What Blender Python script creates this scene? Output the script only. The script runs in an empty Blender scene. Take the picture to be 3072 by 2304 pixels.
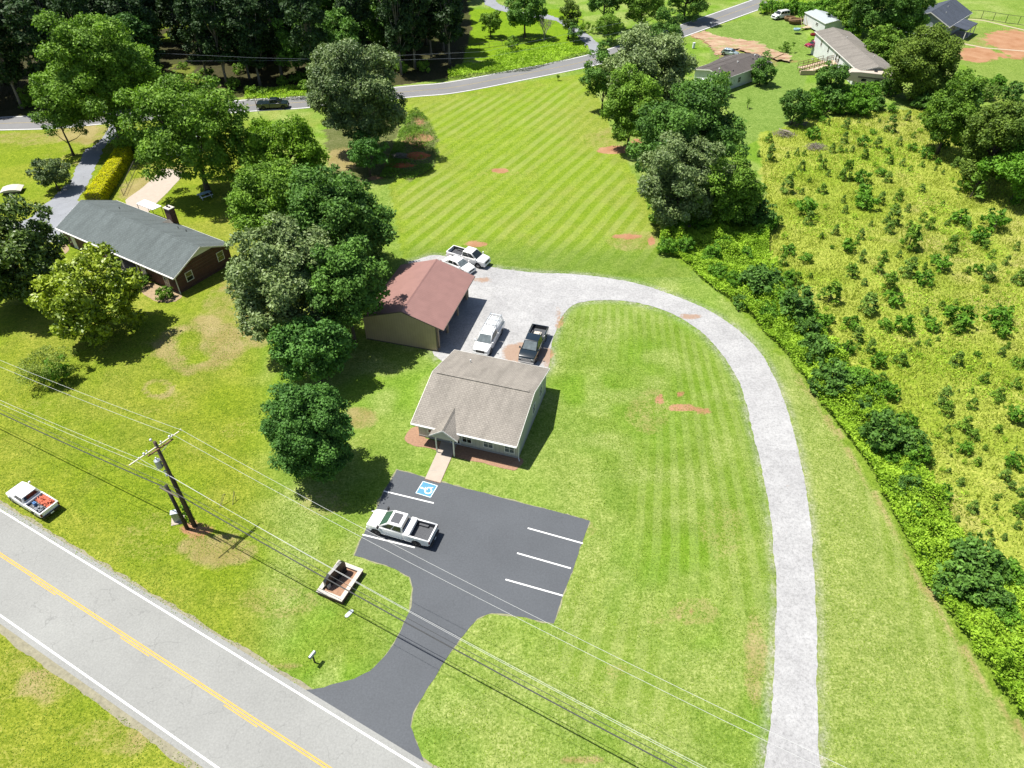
import bpy, bmesh, math, random
import numpy as np
from mathutils import Vector, Matrix
from mathutils.geometry import tessellate_polygon
S = bpy.context.scene
COL = S.collection
# ------------------------------------------------------------------ camera
F, DEP, H = 2130.0, math.radians(41.3), 50.0
cd = bpy.data.cameras.new('camera'); cam = bpy.data.objects.new('camera', cd); COL.objects.link(cam)
cam.location = (0, 0, H); cam.rotation_euler = (math.pi/2 - DEP, 0, 0)
cd.sensor_width = 36; cd.lens = F/3072*36; cd.clip_start = .5; cd.clip_end = 6000
S.camera = cam
# ------------------------------------------------------------------ world, sun, exposure
SUN_EL, SUN_AZ = math.radians(65.5), math.radians(164)      # azimuth counter-clockwise from +X
w = bpy.data.worlds.new('World'); S.world = w; w.use_nodes = True
nt = w.node_tree; bg = nt.nodes['Background']
sky = nt.nodes.new('ShaderNodeTexSky'); sky.sky_type = 'NISHITA'; sky.sun_disc = False
sky.sun_elevation = SUN_EL; sky.sun_rotation = math.pi/2 - SUN_AZ
nt.links.new(sky.outputs[0], bg.inputs[0]); bg.inputs[1].default_value = .065
sl = bpy.data.lights.new('sun', 'SUN'); sl.energy = 4.6; sl.angle = math.radians(.53); sl.color = (1, .96, .89)
so = bpy.data.objects.new('sun', sl); COL.objects.link(so)
sd = Vector((math.cos(SUN_AZ)*math.cos(SUN_EL), math.sin(SUN_AZ)*math.cos(SUN_EL), math.sin(SUN_EL)))
so.rotation_euler = sd.to_track_quat('Z', 'Y').to_euler(); so.location = (0, 60, 80)
S.view_settings.view_transform = 'Standard'; S.view_settings.look = 'None'
S.view_settings.exposure = 1.02; S.view_settings.gamma = 1
# ------------------------------------------------------------------ helpers
K = 3072/2212
_s, _c = math.sin(DEP), math.cos(DEP)
def hz(x, y):
    return -1.7*np.exp(-((x-67)**2+(y-178)**2)/(2*8.5**2))
def G(px, py, z=0.0):
    """photo pixel (3072 wide) -> point of the level z"""
    a, b = (px-1536)/F, (py-1152)/F
    d = (a, _c - b*_s, -_s - b*_c)
    t = (z-H)/d[2]
    return Vector((d[0]*t, d[1]*t, z))
def O(x, y, z=0.0): return G(x*K, y*K, z)
def Pj(p):
    q = Vector(p)-Vector((0, 0, H)); d = q.y*_c - q.z*_s
    return 1536+F*q.x/d, 1152-F*(q.y*_s+q.z*_c)/d
def ppm(p):
    q = Vector(p)-Vector((0, 0, H)); return F/(q.y*_c - q.z*_s)
def tag(o, label=None, cat=None, group=None, kind=None):
    if label: o['label'] = label
    if cat: o['category'] = cat
    if group: o['group'] = group
    if kind: o['kind'] = kind
    return o
def thing(name, label, cat, loc=(0, 0, 0), rz=0, group=None):
    o = bpy.data.objects.new(name, None); COL.objects.link(o); o.location = loc; o.rotation_euler = (0, 0, rz)
    o.empty_display_size = .3
    return tag(o, label, cat, group)
def link(name, me, m, parent=None, loc=None, rz=0):
    if m is not None and not me.materials: me.materials.append(m)
    o = bpy.data.objects.new(name, me); COL.objects.link(o)
    if parent: o.parent = parent
    if loc is not None: o.location = loc
    if rz: o.rotation_euler = (0, 0, rz)
    return o
def from_bm(name, bm, m, parent=None, smooth=False, loc=None, rz=0):
    bmesh.ops.recalc_face_normals(bm, faces=bm.faces)
    me = bpy.data.meshes.new(name); bm.to_mesh(me); bm.free()
    if smooth:
        for p in me.polygons: p.use_smooth = True
    return link(name, me, m, parent, loc, rz)
def np_mesh(name, V, Fc, k):
    me = bpy.data.meshes.new(name); n = len(Fc)
    me.vertices.add(len(V)); me.vertices.foreach_set('co', np.asarray(V, np.float32).ravel())
    me.loops.add(n*k); me.loops.foreach_set('vertex_index', np.asarray(Fc, np.int32).ravel())
    me.polygons.add(n); me.polygons.foreach_set('loop_start', np.arange(0, n*k, k, dtype=np.int32))
    me.update(calc_edges=True); return me
def box(bm, x0, x1, y0, y1, z0, z1, M=None):
    r = bmesh.ops.create_cube(bm, size=1)
    for v in r['verts']:
        v.co = Vector((x0+(v.co.x+.5)*(x1-x0), y0+(v.co.y+.5)*(y1-y0), z0+(v.co.z+.5)*(z1-z0)))
        if M: v.co = M @ v.co
    return r['verts']
def tube(bm, pts, radii, seg=8, cap=True):
    rings = []; pts = [Vector(p) for p in pts]
    if not hasattr(radii, '__len__'): radii = [radii]*len(pts)
    for i, p in enumerate(pts):
        t = (pts[min(i+1, len(pts)-1)]-pts[max(i-1, 0)]).normalized()
        a = t.orthogonal().normalized() if i == 0 else (a - t*a.dot(t)).normalized()
        b = t.cross(a)
        rings.append([bm.verts.new(p+(a*math.cos(2*math.pi*j/seg)+b*math.sin(2*math.pi*j/seg))*radii[i]) for j in range(seg)])
    for r0, r1 in zip(rings, rings[1:]):
        for j in range(seg): bm.faces.new((r0[j], r0[(j+1) % seg], r1[(j+1) % seg], r1[j]))
    if cap:
        bm.faces.new(rings[0][::-1]); bm.faces.new(rings[-1])
def cyl(bm, p0, p1, r, seg=10, r1=None): tube(bm, [p0, p1], [r, r if r1 is None else r1], seg)
def quadp(bm, *ps):
    return bm.faces.new([bm.verts.new(Vector(p)) for p in ps])
def vn(x, y, s, seed=0):
    """value noise 0..1"""
    x = np.asarray(x, float)/s; y = np.asarray(y, float)/s
    xi, yi = np.floor(x).astype(np.int64), np.floor(y).astype(np.int64); fx, fy = x-xi, y-yi
    fx = fx*fx*(3-2*fx); fy = fy*fy*(3-2*fy)
    def h(a, b):
        n = (a*374761393+b*668265263+seed*974634777) & 0x7fffffff
        n = ((n ^ (n >> 13))*1274126177) & 0x7fffffff
        return ((n ^ (n >> 16)) & 0xffff)/65535.
    return (h(xi, yi)*(1-fx)+h(xi+1, yi)*fx)*(1-fy)+(h(xi, yi+1)*(1-fx)+h(xi+1, yi+1)*fx)*fy
def inpoly(x, y, P):
    r = np.zeros(np.shape(x), bool); n = len(P)
    for i in range(n):
        x0, y0 = P[i][:2]; x1, y1 = P[(i+1) % n][:2]
        if y0 == y1: continue
        c = ((y0 > y) != (y1 > y)) & (x < (x1-x0)*(y-y0)/(y1-y0)+x0)
        r ^= c
    return r
def dline(x, y, P, closed=False):
    d = np.full(np.shape(x), 1e9); n = len(P)
    for i in range(n if closed else n-1):
        x0, y0 = P[i][:2]; x1, y1 = P[(i+1) % n][:2]; dx, dy = x1-x0, y1-y0; L = dx*dx+dy*dy+1e-9
        t = np.clip(((x-x0)*dx+(y-y0)*dy)/L, 0, 1)
        d = np.minimum(d, np.hypot(x-x0-t*dx, y-y0-t*dy))
    return d
def catmull(P, n=8, closed=False):
    P = [Vector(p) for p in P]; out = []; N = len(P)
    rng = range(N if closed else N-1)
    for i in rng:
        if closed: a, b, c, d = P[i-1], P[i], P[(i+1) % N], P[(i+2) % N]
        else: a, b, c, d = P[max(i-1, 0)], P[i], P[i+1], P[min(i+2, N-1)]
        for k in range(n):
            t = k/n
            out.append(.5*((2*b)+(c-a)*t+(2*a-5*b+4*c-d)*t*t+(3*b-a-3*c+d)*t**3))
    if not closed: out.append(P[-1])
    return out
def sheet(name, P, z, m, rag=0, kind='structure', parent=None, seed=1, step=.35):
    """flat polygon (world xy) with a slightly ragged outline"""
    pts = []; n = len(P)
    for i in range(n):
        a, b = Vector(P[i][:2]), Vector(P[(i+1) % n][:2])
        k = max(1, int((b-a).length/step)) if rag else 1
        for j in range(k): pts.append(a.lerp(b, j/k))
    if rag:
        q = []
        for p in pts:
            q.append(p+Vector((float(vn(p.x, p.y, .8, seed))-.5+.7*(float(vn(p.x, p.y, .33, seed+3))-.5), float(vn(p.x, p.y, .8, seed+7))-.5+.7*(float(vn(p.x, p.y, .33, seed+9))-.5)))*rag)
        pts = q
    tri = tessellate_polygon([[Vector((p.x, p.y, 0)) for p in pts]])
    me = bpy.data.meshes.new(name); me.from_pydata([(p.x, p.y, z) for p in pts], [], [t for t in tri]); me.update()
    bm = bmesh.new(); bm.from_mesh(me)
    for f in bm.faces:
        f.normal_update()
        if f.normal.z < 0: f.normal_flip()
    bm.to_mesh(me); bm.free()
    o = link(name, me, m, parent)
    if kind: o['kind'] = kind
    return o
def ribbon(name, C, w0, w1, z, m, kind='structure'):
    """strip following centreline C between lateral offsets w0..w1"""
    V = []; Fc = []
    for i, p in enumerate(C):
        t = (C[min(i+1, len(C)-1)]-C[max(i-1, 0)]); t.z = 0; t.normalize(); nrm = Vector((-t.y, t.x, 0))
        for q in (w0, w1): V.append((p.x+nrm.x*q, p.y+nrm.y*q, z))
    for i in range(len(C)-1): Fc.append((2*i, 2*i+2, 2*i+3, 2*i+1))
    me = bpy.data.meshes.new(name); me.from_pydata(V, [], Fc); me.update()
    o = link(name, me, m)
    if kind: o['kind'] = kind
    return o
# ------------------------------------------------------------------ materials
def new_mat(name):
    m = bpy.data.materials.new(name); m.use_nodes = True; n = m.node_tree
    return m, n, n.nodes['Principled BSDF']
def N(n, t, **kw):
    x = n.nodes.new(t)
    for k, v in kw.items(): setattr(x, k, v)
    return x
def noise(n, co, scale, detail=3, rough=.6, dist=0):
    x = N(n, 'ShaderNodeTexNoise'); n.links.new(co, x.inputs['Vector'])
    x.inputs['Scale'].default_value = scale; x.inputs['Detail'].default_value = detail
    x.inputs['Roughness'].default_value = rough; x.inputs['Distortion'].default_value = dist
    return x.outputs['Fac']
def ramp(n, f, stops, interp='LINEAR'):
    r = N(n, 'ShaderNodeValToRGB'); e = r.color_ramp.elements; r.color_ramp.interpolation = interp
    while len(e) < len(stops): e.new(.5)
    for i, (p, c) in enumerate(stops):
        e[i].position = p; e[i].color = (*c, 1) if hasattr(c, '__len__') else (c, c, c, 1)
    n.links.new(f, r.inputs[0]); return r.outputs[0]
def mix(n, f, a, b, mode='MIX'):
    x = N(n, 'ShaderNodeMix', data_type='RGBA', blend_type=mode)
    for i, v in ((0, f), (6, a), (7, b)):
        if hasattr(v, 'is_linked'): n.links.new(v, x.inputs[i])
        elif i == 0: x.inputs[0].default_value = v
        else: x.inputs[i].default_value = (*v, 1)
    return x.outputs[2]
def mth(n, op, a, b=0, clamp=False):
    x = N(n, 'ShaderNodeMath', operation=op); x.use_clamp = clamp
    for i, v in ((0, a), (1, b)):
        if hasattr(v, 'is_linked'): n.links.new(v, x.inputs[i])
        else: x.inputs[i].default_value = v
    return x.outputs[0]
def bump(n, b, f, dist, strength=1):
    x = N(n, 'ShaderNodeBump'); x.inputs['Distance'].default_value = dist; x.inputs['Strength'].default_value = strength
    n.links.new(f, x.inputs['Height']); n.links.new(x.outputs[0], b.inputs['Normal'])
def co(n): return N(n, 'ShaderNodeTexCoord').outputs['Object']
def simple(name, c, rough=.6, metal=0, var=.12, scale=3., bmp=0, spec=.5, coat=0):
    m, n, b = new_mat(name); c0 = co(n)
    f = noise(n, c0, scale, 4, .65)
    n.links.new(ramp(n, f, [(.25, tuple(x*(1-var) for x in c)), (.75, tuple(min(1, x*(1+var)) for x in c))]), b.inputs['Base Color'])
    b.inputs['Roughness'].default_value = rough; b.inputs['Metallic'].default_value = metal
    b.inputs['Specular IOR Level'].default_value = spec
    if coat: b.inputs['Coat Weight'].default_value = coat; b.inputs['Coat Roughness'].default_value = .04
    if bmp: bump(n, b, noise(n, c0, scale*6, 3), bmp)
    return m
MT = {}
def M(name, *a, **k):
    if name not in MT: MT[name] = simple(name, *a, **k)
    return MT[name]
M('white_paint', (.72, .72, .71), .28, var=.02, coat=.8)
M('white_trim', (.66, .65, .62), .5, var=.05)
M('black_paint', (.006, .012, .016), .22, var=.1, coat=1)
M('slate_paint', (.012, .022, .027), .25, var=.1, coat=1)
M('silver_paint', (.33, .40, .40), .3, .4, var=.03, coat=.8)
M('red_paint', (.25, .008, .03), .3, var=.05, coat=.8)
M('glass_dark', (.012, .016, .017), .06, var=.1, spec=.8)
M('glass_green', (.02, .055, .05), .05, var=.3, scale=1.5, spec=.8)
M('glass_grey', (.10, .12, .125), .08, var=.4, scale=2, spec=.8)
M('tyre', (.012, .012, .012), .85)
M('rim_dark', (.03, .03, .03), .4, .6)
M('rim_silver', (.4, .4, .41), .35, .8)
M('plastic_black', (.012, .012, .014), .6)
M('bed_grey', (.055, .058, .065), .7, var=.2, scale=9)
M('chrome', (.6, .6, .6), .18, 1, var=.03)
M('lamp_red', (.16, .006, .008), .25, var=.1)
M('lamp_clear', (.55, .56, .56), .15, var=.1)
M('wood_pole', (.055, .038, .026), .85, var=.45, scale=5)
M('wood_brown', (.13, .075, .03), .8, var=.3)
M('fibreglass', (.5, .46, .36), .5)
M('porcelain', (.55, .55, .6), .25)
M('wire_alu', (.55, .55, .53), .45, .2, var=.03)
M('wire_black', (.05, .05, .05), .5)
M('metal_grey', (.3, .33, .36), .45, .5)
M('plastic_white', (.62, .65, .68), .5)
M('blue_grey', (.25, .38, .45), .5, var=.1)
M('concrete', (.33, .28, .23), .85, var=.09, scale=1.3, bmp=.004)
M('concrete_grey', (.30, .29, .26), .85, var=.15, scale=1.3)
M('wood_pale', (.42, .33, .22), .8, var=.2)
M('mulch', (.19, .085, .05), .95, var=.35, scale=4, bmp=.02)
M('mulch_pale', (.25, .145, .09), .95, var=.25, scale=5, bmp=.01)
M('marking_white', (.66, .66, .64), .6, var=.07, scale=2)
M('wall_greige', (.43, .42, .36), .7)
M('bark', (.075, .06, .045), .9, var=.4, scale=4, bmp=.02)
M('bark_pale', (.2, .18, .15), .9, var=.3, scale=4)
M('orange_cargo', (.38, .075, .03), .7, var=.5, scale=12)
M('blue_cargo', (.03, .12, .3), .6, var=.4, scale=10)
M('grey_cargo', (.12, .13, .15), .6, var=.6, scale=8)
M('rail_dark', (.09, .075, .06), .7)
M('sign_black', (.014, .015, .016), .35, var=.6, scale=6)
M('stone_white', (.42, .385, .33), .8, var=.12, scale=5, bmp=.005)
M('blue_marking', (.05, .20, .31), .6, var=.08)
M('dead_wood', (.22, .19, .15), .9, var=.3)
M('red_clay', (.34, .095, .03), .95, var=.2, scale=2, bmp=.03)
M('pale_roof', (.30, .33, .34), .5, var=.1)
def mat_asphalt(name, base, crack, sc=1.):
    m, n, b = new_mat(name); c0 = co(n)
    big = noise(n, c0, .12*sc, 4, .6); fine = noise(n, c0, 7, 4, .7)
    col = ramp(n, big, [(.3, tuple(x*.9 for x in base)), (.7, tuple(x*1.1 for x in base))])
    col = mix(n, 1., col, ramp(n, fine, [(.3, .86), (.7, 1.12)]), 'MULTIPLY')
    v = N(n, 'ShaderNodeTexVoronoi', feature='DISTANCE_TO_EDGE'); v.inputs['Scale'].default_value = crack[0]
    dn = noise(n, c0, 1.1, 4, .7)
    vm = N(n, 'ShaderNodeVectorMath', operation='ADD'); n.links.new(c0, vm.inputs[0])
    sc2 = N(n, 'ShaderNodeVectorMath', operation='SCALE'); n.links.new(N(n, 'ShaderNodeTexNoise').outputs['Color'], sc2.inputs[0]); sc2.inputs['Scale'].default_value = 1.6
    n.links.new(c0, sc2.inputs[0].links[0].from_node.inputs['Vector']); sc2.inputs[0].links[0].from_node.inputs['Scale'].default_value = .9
    sc2.inputs[0].links[0].from_node.inputs['Detail'].default_value = 5
    n.links.new(sc2.outputs[0], vm.inputs[1]); n.links.new(vm.outputs[0], v.inputs['Vector'])
    ck = ramp(n, v.outputs['Distance'], [(0, 1.), (crack[1], 0.)])
    gate = ramp(n, noise(n, c0, .5, 2), [(.42, 0.), (.62, 1.)])
    f = mth(n, 'MULTIPLY', mth(n, 'MULTIPLY', ck, gate), crack[2])
    n.links.new(mix(n, f, col, tuple(x*.45 for x in base)), b.inputs['Base Color'])
    b.inputs['Roughness'].default_value = .85; b.inputs['Specular IOR Level'].default_value = .3
    bump(n, b, fine, .01, .5); return m
MT['road_old'] = mat_asphalt('road_old', (.218, .22, .208), (.42, .014, .5))
MT['road_far'] = mat_asphalt('road_far', (.15, .15, .152), (.3, .01, .3))
MT['road_new'] = mat_asphalt('road_new', (.074, .080, .088), (.12, .004, .25))
MT['drive_old'] = mat_asphalt('drive_old', (.20, .21, .228), (.7, .03, .5), 3)
def mat_gravel():
    m, n, b = new_mat('gravel'); c0 = co(n)
    col = ramp(n, noise(n, c0, .25, 4, .65), [(.3, (.27, .268, .268)), (.7, (.35, .348, .345))])
    col = mix(n, 1., col, ramp(n, noise(n, c0, 4, 6, .85), [(.32, .62), (.5, .98), (.7, 1.15)]), 'MULTIPLY')
    col = mix(n, 1., col, ramp(n, noise(n, c0, 1.1, 4, .7), [(.3, .86), (.7, 1.06)]), 'MULTIPLY')
    red = N(n, 'ShaderNodeAttribute'); red.attribute_name = 'soil'
    f = mth(n, 'ADD', red.outputs['Fac'], mth(n, 'MULTIPLY', mth(n, 'SUBTRACT', noise(n, c0, 1.7, 4, .7), .5), 1.1))
    f = ramp(n, f, [(.45, 0.), (.75, .75)])
    col = mix(n, f, col, (.25, .145, .08))
    n.links.new(col, b.inputs['Base Color']); b.inputs['Roughness'].default_value = .95
    bump(n, b, noise(n, c0, 7, 4, .8), .05); return m
MT['gravel'] = mat_gravel()
def stripes(name, base, axis, period, depth, rough=.6, dark=.75, metal=0, var=.08, vs=1., width=.2):
    """surface with ribs / battens: dark lines every period along local axis"""
    m, n, b = new_mat(name); c0 = co(n); sp = N(n, 'ShaderNodeSeparateXYZ'); n.links.new(c0, sp.inputs[0])
    a = sp.outputs[axis]; fr = mth(n, 'FRACT', mth(n, 'DIVIDE', mth(n, 'ADD', a, 500), period))
    ln = ramp(n, fr, [(0, dark), (width, 1.), (1-width/2, 1.)])
    v = noise(n, c0, vs, 4, .65)
    col = ramp(n, v, [(.3, tuple(x*(1-var) for x in base)), (.7, tuple(x*(1+var) for x in base))])
    n.links.new(mix(n, 1., col, ln, 'MULTIPLY'), b.inputs['Base Color'])
    b.inputs['Roughness'].default_value = rough; b.inputs['Metallic'].default_value = metal
    bump(n, b, ln, depth); return m
MT['barn_wall'] = stripes('barn_wall', (.36, .285, .18), 1, .30, .03, .45, .72)
MT['barn_wall_side'] = stripes('barn_wall_side', (.36, .285, .18), 0, .30, .03, .45, .72)
MT['barn_roof'] = stripes('barn_roof', (.225, .122, .105), 0, .30, .03, .5, .82)
MT['office_siding'] = stripes('office_siding', (.43, .42, .36), 0, .40, .02, .7, .7)
MT['office_siding_end'] = stripes('office_siding_end', (.38, .39, .34), 1, .40, .02, .7, .7)
MT['white_siding'] = stripes('white_siding', (.55, .57, .56), 2, .22, .015, .6, .86)
MT['grey_siding'] = stripes('grey_siding', (.30, .34, .37), 2, .22, .015, .6, .86)
def mat_shingle(name, base, var=.07, row=.2):
    m, n, b = new_mat(name); c0 = co(n)
    br = N(n, 'ShaderNodeTexBrick'); br.offset = .5
    n.links.new(c0, br.inputs['Vector'])
    br.inputs['Color1'].default_value = (*[x*(1-var) for x in base], 1); br.inputs['Color2'].default_value = (*[x*(1+var) for x in base], 1)
    br.inputs['Mortar'].default_value = (*[x*.72 for x in base], 1); br.inputs['Scale'].default_value = 1
    br.inputs['Mortar Size'].default_value = .022; br.inputs['Mortar Smooth'].default_value = .5
    br.inputs['Brick Width'].default_value = .33; br.inputs['Row Height'].default_value = row; br.inputs['Bias'].default_value = 0
    col = mix(n, 1., br.outputs[0], ramp(n, noise(n, c0, 9, 3, .8), [(.3, .85), (.7, 1.15)]), 'MULTIPLY')
    st = N(n, 'ShaderNodeMapping'); st.inputs['Scale'].default_value = (1.1, .25, .25); n.links.new(c0, st.inputs[0])
    col = mix(n, 1., col, ramp(n, noise(n, st.outputs[0], 1., 4, .6), [(.32, .82), (.6, 1.06)]), 'MULTIPLY')
    n.links.new(col, b.inputs['Base Color']); b.inputs['Roughness'].default_value = .9; b.inputs['Specular IOR Level'].default_value = .2
    bump(n, b, br.outputs[1], -.01); return m
MT['shingle_tan'] = mat_shingle('shingle_tan', (.225, .205, .178))
MT['shingle_grey'] = mat_shingle('shingle_grey', (.10, .118, .118), .08)
MT['shingle_taupe'] = mat_shingle('shingle_taupe', (.18, .165, .145), .08)
MT['shingle_brown'] = mat_shingle('shingle_brown', (.085, .075, .07), .08)
MT['shingle_slate'] = mat_shingle('shingle_slate', (.055, .065, .085), .12)
def mat_brick():
    m, n, b = new_mat('brick'); c0 = co(n)
    mp = N(n, 'ShaderNodeMapping'); n.links.new(c0, mp.inputs[0]); mp.inputs['Rotation'].default_value = (math.pi/2, 0, .6)
    br = N(n, 'ShaderNodeTexBrick'); n.links.new(mp.outputs[0], br.inputs['Vector'])
    br.inputs['Color1'].default_value = (.095, .028, .02, 1); br.inputs['Color2'].default_value = (.05, .016, .014, 1)
    br.inputs['Mortar'].default_value = (.11, .08, .065, 1); br.inputs['Scale'].default_value = 1
    br.inputs['Mortar Size'].default_value = .012; br.inputs['Brick Width'].default_value = .24; br.inputs['Row Height'].default_value = .09
    n.links.new(mix(n, 1., br.outputs[0], ramp(n, noise(n, c0, 2, 4, .7), [(.3, .8), (.7, 1.25)]), 'MULTIPLY'), b.inputs['Base Color'])
    b.inputs['Roughness'].default_value = .9; return m
MT['brick'] = mat_brick()
def mat_leaf(name, dark, light, trans=.22, rough=.6, spec=.18):
    m, n, b = new_mat(name); at = N(n, 'ShaderNodeAttribute'); at.attribute_name = 'lv'
    tc = N(n, 'ShaderNodeTexCoord'); oi = N(n, 'ShaderNodeObjectInfo')
    g = noise(n, tc.outputs['Object'], .55, 2, .5)
    f = mth(n, 'ADD', mth(n, 'MULTIPLY', at.outputs['Fac'], .55), mth(n, 'MULTIPLY', g, .75))
    f = mth(n, 'ADD', f, mth(n, 'MULTIPLY', mth(n, 'SUBTRACT', oi.outputs['Random'], .5), .16))
    col = ramp(n, f, [(.3, dark), (.95, light)])
    n.links.new(col, b.inputs['Base Color']); b.inputs['Roughness'].default_value = rough
    b.inputs['Specular IOR Level'].default_value = spec
    tr = N(n, 'ShaderNodeBsdfTranslucent'); n.links.new(mix(n, 1., col, (1.2, 1.35, .5), 'MULTIPLY'), tr.inputs[0])
    ms = N(n, 'ShaderNodeMixShader'); ms.inputs[0].default_value = trans
    n.links.new(b.outputs[0], ms.inputs[1]); n.links.new(tr.outputs[0], ms.inputs[2])
    n.links.new(ms.outputs[0], n.nodes['Material Output'].inputs['Surface']); return m
LEAF = {
 'mid': mat_leaf('leaf_mid', (.038, .095, .008), (.21, .36, .038)),
 'bright': mat_leaf('leaf_bright', (.050, .12, .005), (.25, .42, .03), .28),
 'vivid': mat_leaf('leaf_vivid', (.035, .11, .006), (.165, .34, .030), .26),
 'fern': mat_leaf('leaf_fern', (.022, .075, .012), (.14, .30, .055), .22),
 'dark': mat_leaf('leaf_dark', (.022, .066, .010), (.140, .28, .042), .18),
 'oak': mat_leaf('leaf_oak', (.040, .078, .022), (.235, .310, .110), .15, .5, .25),
 'pine': mat_leaf('leaf_pine', (.007, .022, .006), (.048, .095, .026), .12),
 'pinehi': mat_leaf('leaf_pinehi', (.014, .050, .008), (.090, .200, .034), .18),
 'cedar': mat_leaf('leaf_cedar', (.034, .075, .008), (.165, .245, .030), .14),
 'magnolia': mat_leaf('leaf_magnolia', (.040, .095, .004), (.32, .40, .025), .18, .45, .35),
 'magdark': mat_leaf('leaf_magdark', (.012, .036, .006), (.11, .175, .025), .12, .45, .35),
 'hedge': mat_leaf('leaf_hedge', (.26, .29, .002), (.60, .56, .004), .2, .7, .1),
 'sapling': mat_leaf('leaf_sapling', (.045, .11, .012), (.20, .32, .050), .2),
 'vine': mat_leaf('leaf_vine', (.13, .25, .012), (.40, .58, .05), .3),
 'grass': mat_leaf('leaf_grass', (.18, .235, .022), (.46, .50, .10), .3, .8, .1),
 'lawn': mat_leaf('leaf_lawn', (.12, .21, .012), (.28, .38, .05), .3, .8, .1),
 'thin': mat_leaf('leaf_thin', (.10, .15, .02), (.30, .38, .07), .3, .6),
}
def mat_claydrive():
    m, n, b = new_mat('clay_drive'); c0 = co(n); mp = N(n, 'ShaderNodeMapping'); n.links.new(c0, mp.inputs[0]); mp.inputs['Rotation'].default_value = (0, 0, .5); mp.inputs['Scale'].default_value = (.25, 1, 1)
    a, c, d = noise(n, mp.outputs[0], .9, 5, .75), noise(n, c0, .35, 4, .7), noise(n, c0, 4, 3, .7)
    col = ramp(n, a, [(.3, (.19, .10, .055)), (.45, (.26, .155, .09)), (.62, (.36, .27, .18)), (.8, (.33, .29, .17))])
    col = mix(n, ramp(n, mth(n, 'ADD', c, mth(n, 'MULTIPLY', a, .4)), [(.72, 0.), (.86, .8)]), col, (.16, .2, .05))
    n.links.new(mix(n, 1., col, ramp(n, d, [(.3, .8), (.7, 1.2)]), 'MULTIPLY'), b.inputs['Base Color']); b.inputs['Roughness'].default_value = .95; return m
MT['clay_drive'] = mat_claydrive()
# ------------------------------------------------------------------ ground sheet
def axis(lo, hi, st, far):
    a = np.arange(lo, hi+st/2, st); e = []; x = st
    while a[0]-x > -far or not e: e.append(x); x *= 1.6
    out = []; p = a[0]
    for d in e: p -= d; out.append(p)
    out2 = []; p = a[-1]
    for d in e: p += d; out2.append(p)
    return np.concatenate([out[::-1], a, out2])
XS, YS = axis(-112, 122, .5, 2500), axis(6, 232, .5, 2500)
X, Y = np.meshgrid(XS, YS); Z = hz(X, Y)
dd = Y*_c + H*_s; dd = np.where(dd < 1, 1, dd)                      # authoring coordinates of the overview
U = (1536+F*X/dd)/K; V = (1152-F*(Y*_s-H*_c)/dd)/K
def sm(v, a, b): t = np.clip((v-a)/(b-a), 0, 1); return t*t*(3-2*t)
big = vn(X, Y, 14, 1)*.6+vn(X, Y, 5, 2)*.4; med = vn(X, Y, 3, 3)*.5+vn(X, Y, 1.3, 4)*.5; sml = vn(X, Y, .9, 5)
C = np.empty(X.shape+(3,)); soil = np.zeros(X.shape); dry = np.zeros(X.shape); strp = np.zeros(X.shape); ph = np.zeros(X.shape)
def put(mask, col):
    global C
    C = C*(1-mask[..., None])+np.array(col)*mask[..., None]
C[:] = (.125, .195, .024)
put(sm(big, .35, .7)*.8, (.145, .215, .034)); put(sm(vn(X, Y, 7, 12), .5, .8)*.6, (.095, .195, .008)); put(sm(vn(X, Y, 2.2, 13)*.6+vn(X, Y, 5, 14)*.4, .48, .75)*.6, (.205, .255, .062))
# left lawn is lusher and yellower, right verge is paler
wob = (big-.5)*60
put(sm(-(U+wob), -640, -480)*sm(V, 240, 300)*.85, (.165, .198, .014)); put(sm(-(U+wob), -640, -480)*sm(V, 240, 300)*sm(vn(X, Y, 6, 61), .45, .75)*.6, (.115, .18, .006)); dry += sm(-(U+wob), -640, -480)*sm(V, 240, 300)*sm(vn(X, Y, 4.5, 62)*.6+vn(X, Y, 1.5, 63)*.4, .5, .8)*.42
put(sm(U+wob*.6, 1640, 1720)*sm(V, 640, 760)*.8, (.178, .225, .048))
put(sm(med+big, .85, 1.35)*sm(U, 850, 1000)*sm(V, 900, 1000)*.55, (.19, .24, .05))
put(sm(med+big, .9, 1.4)*sm(-U, -900, -700)*.35, (.18, .19, .03))
BR = [(862, 215), (1000, 195), (1270, 158), (1330, 300), (1420, 480), (1500, 600), (1300, 600), (1060, 575), (870, 560), (840, 400), (930, 330)]
inb = inpoly(U, V, BR)
put(inb*.8, (.148, .215, .012)); put(inb*sm(med+big, .75, 1.3)*.55, (.17, .195, .03))
put(sm(V, 500, 560)*(1-sm(V, 590, 620))*sm(U, 850, 900)*(1-sm(U, 1480, 1540))*.7, (.085, .148, .02))
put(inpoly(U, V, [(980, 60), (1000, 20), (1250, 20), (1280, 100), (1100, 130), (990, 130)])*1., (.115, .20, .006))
put(inpoly(U, V, [(1540, 190), (1530, 60), (1700, 20), (1760, 90), (1720, 260), (1600, 320), (1570, 230)])*1., (.12, .19, .03))
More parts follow.
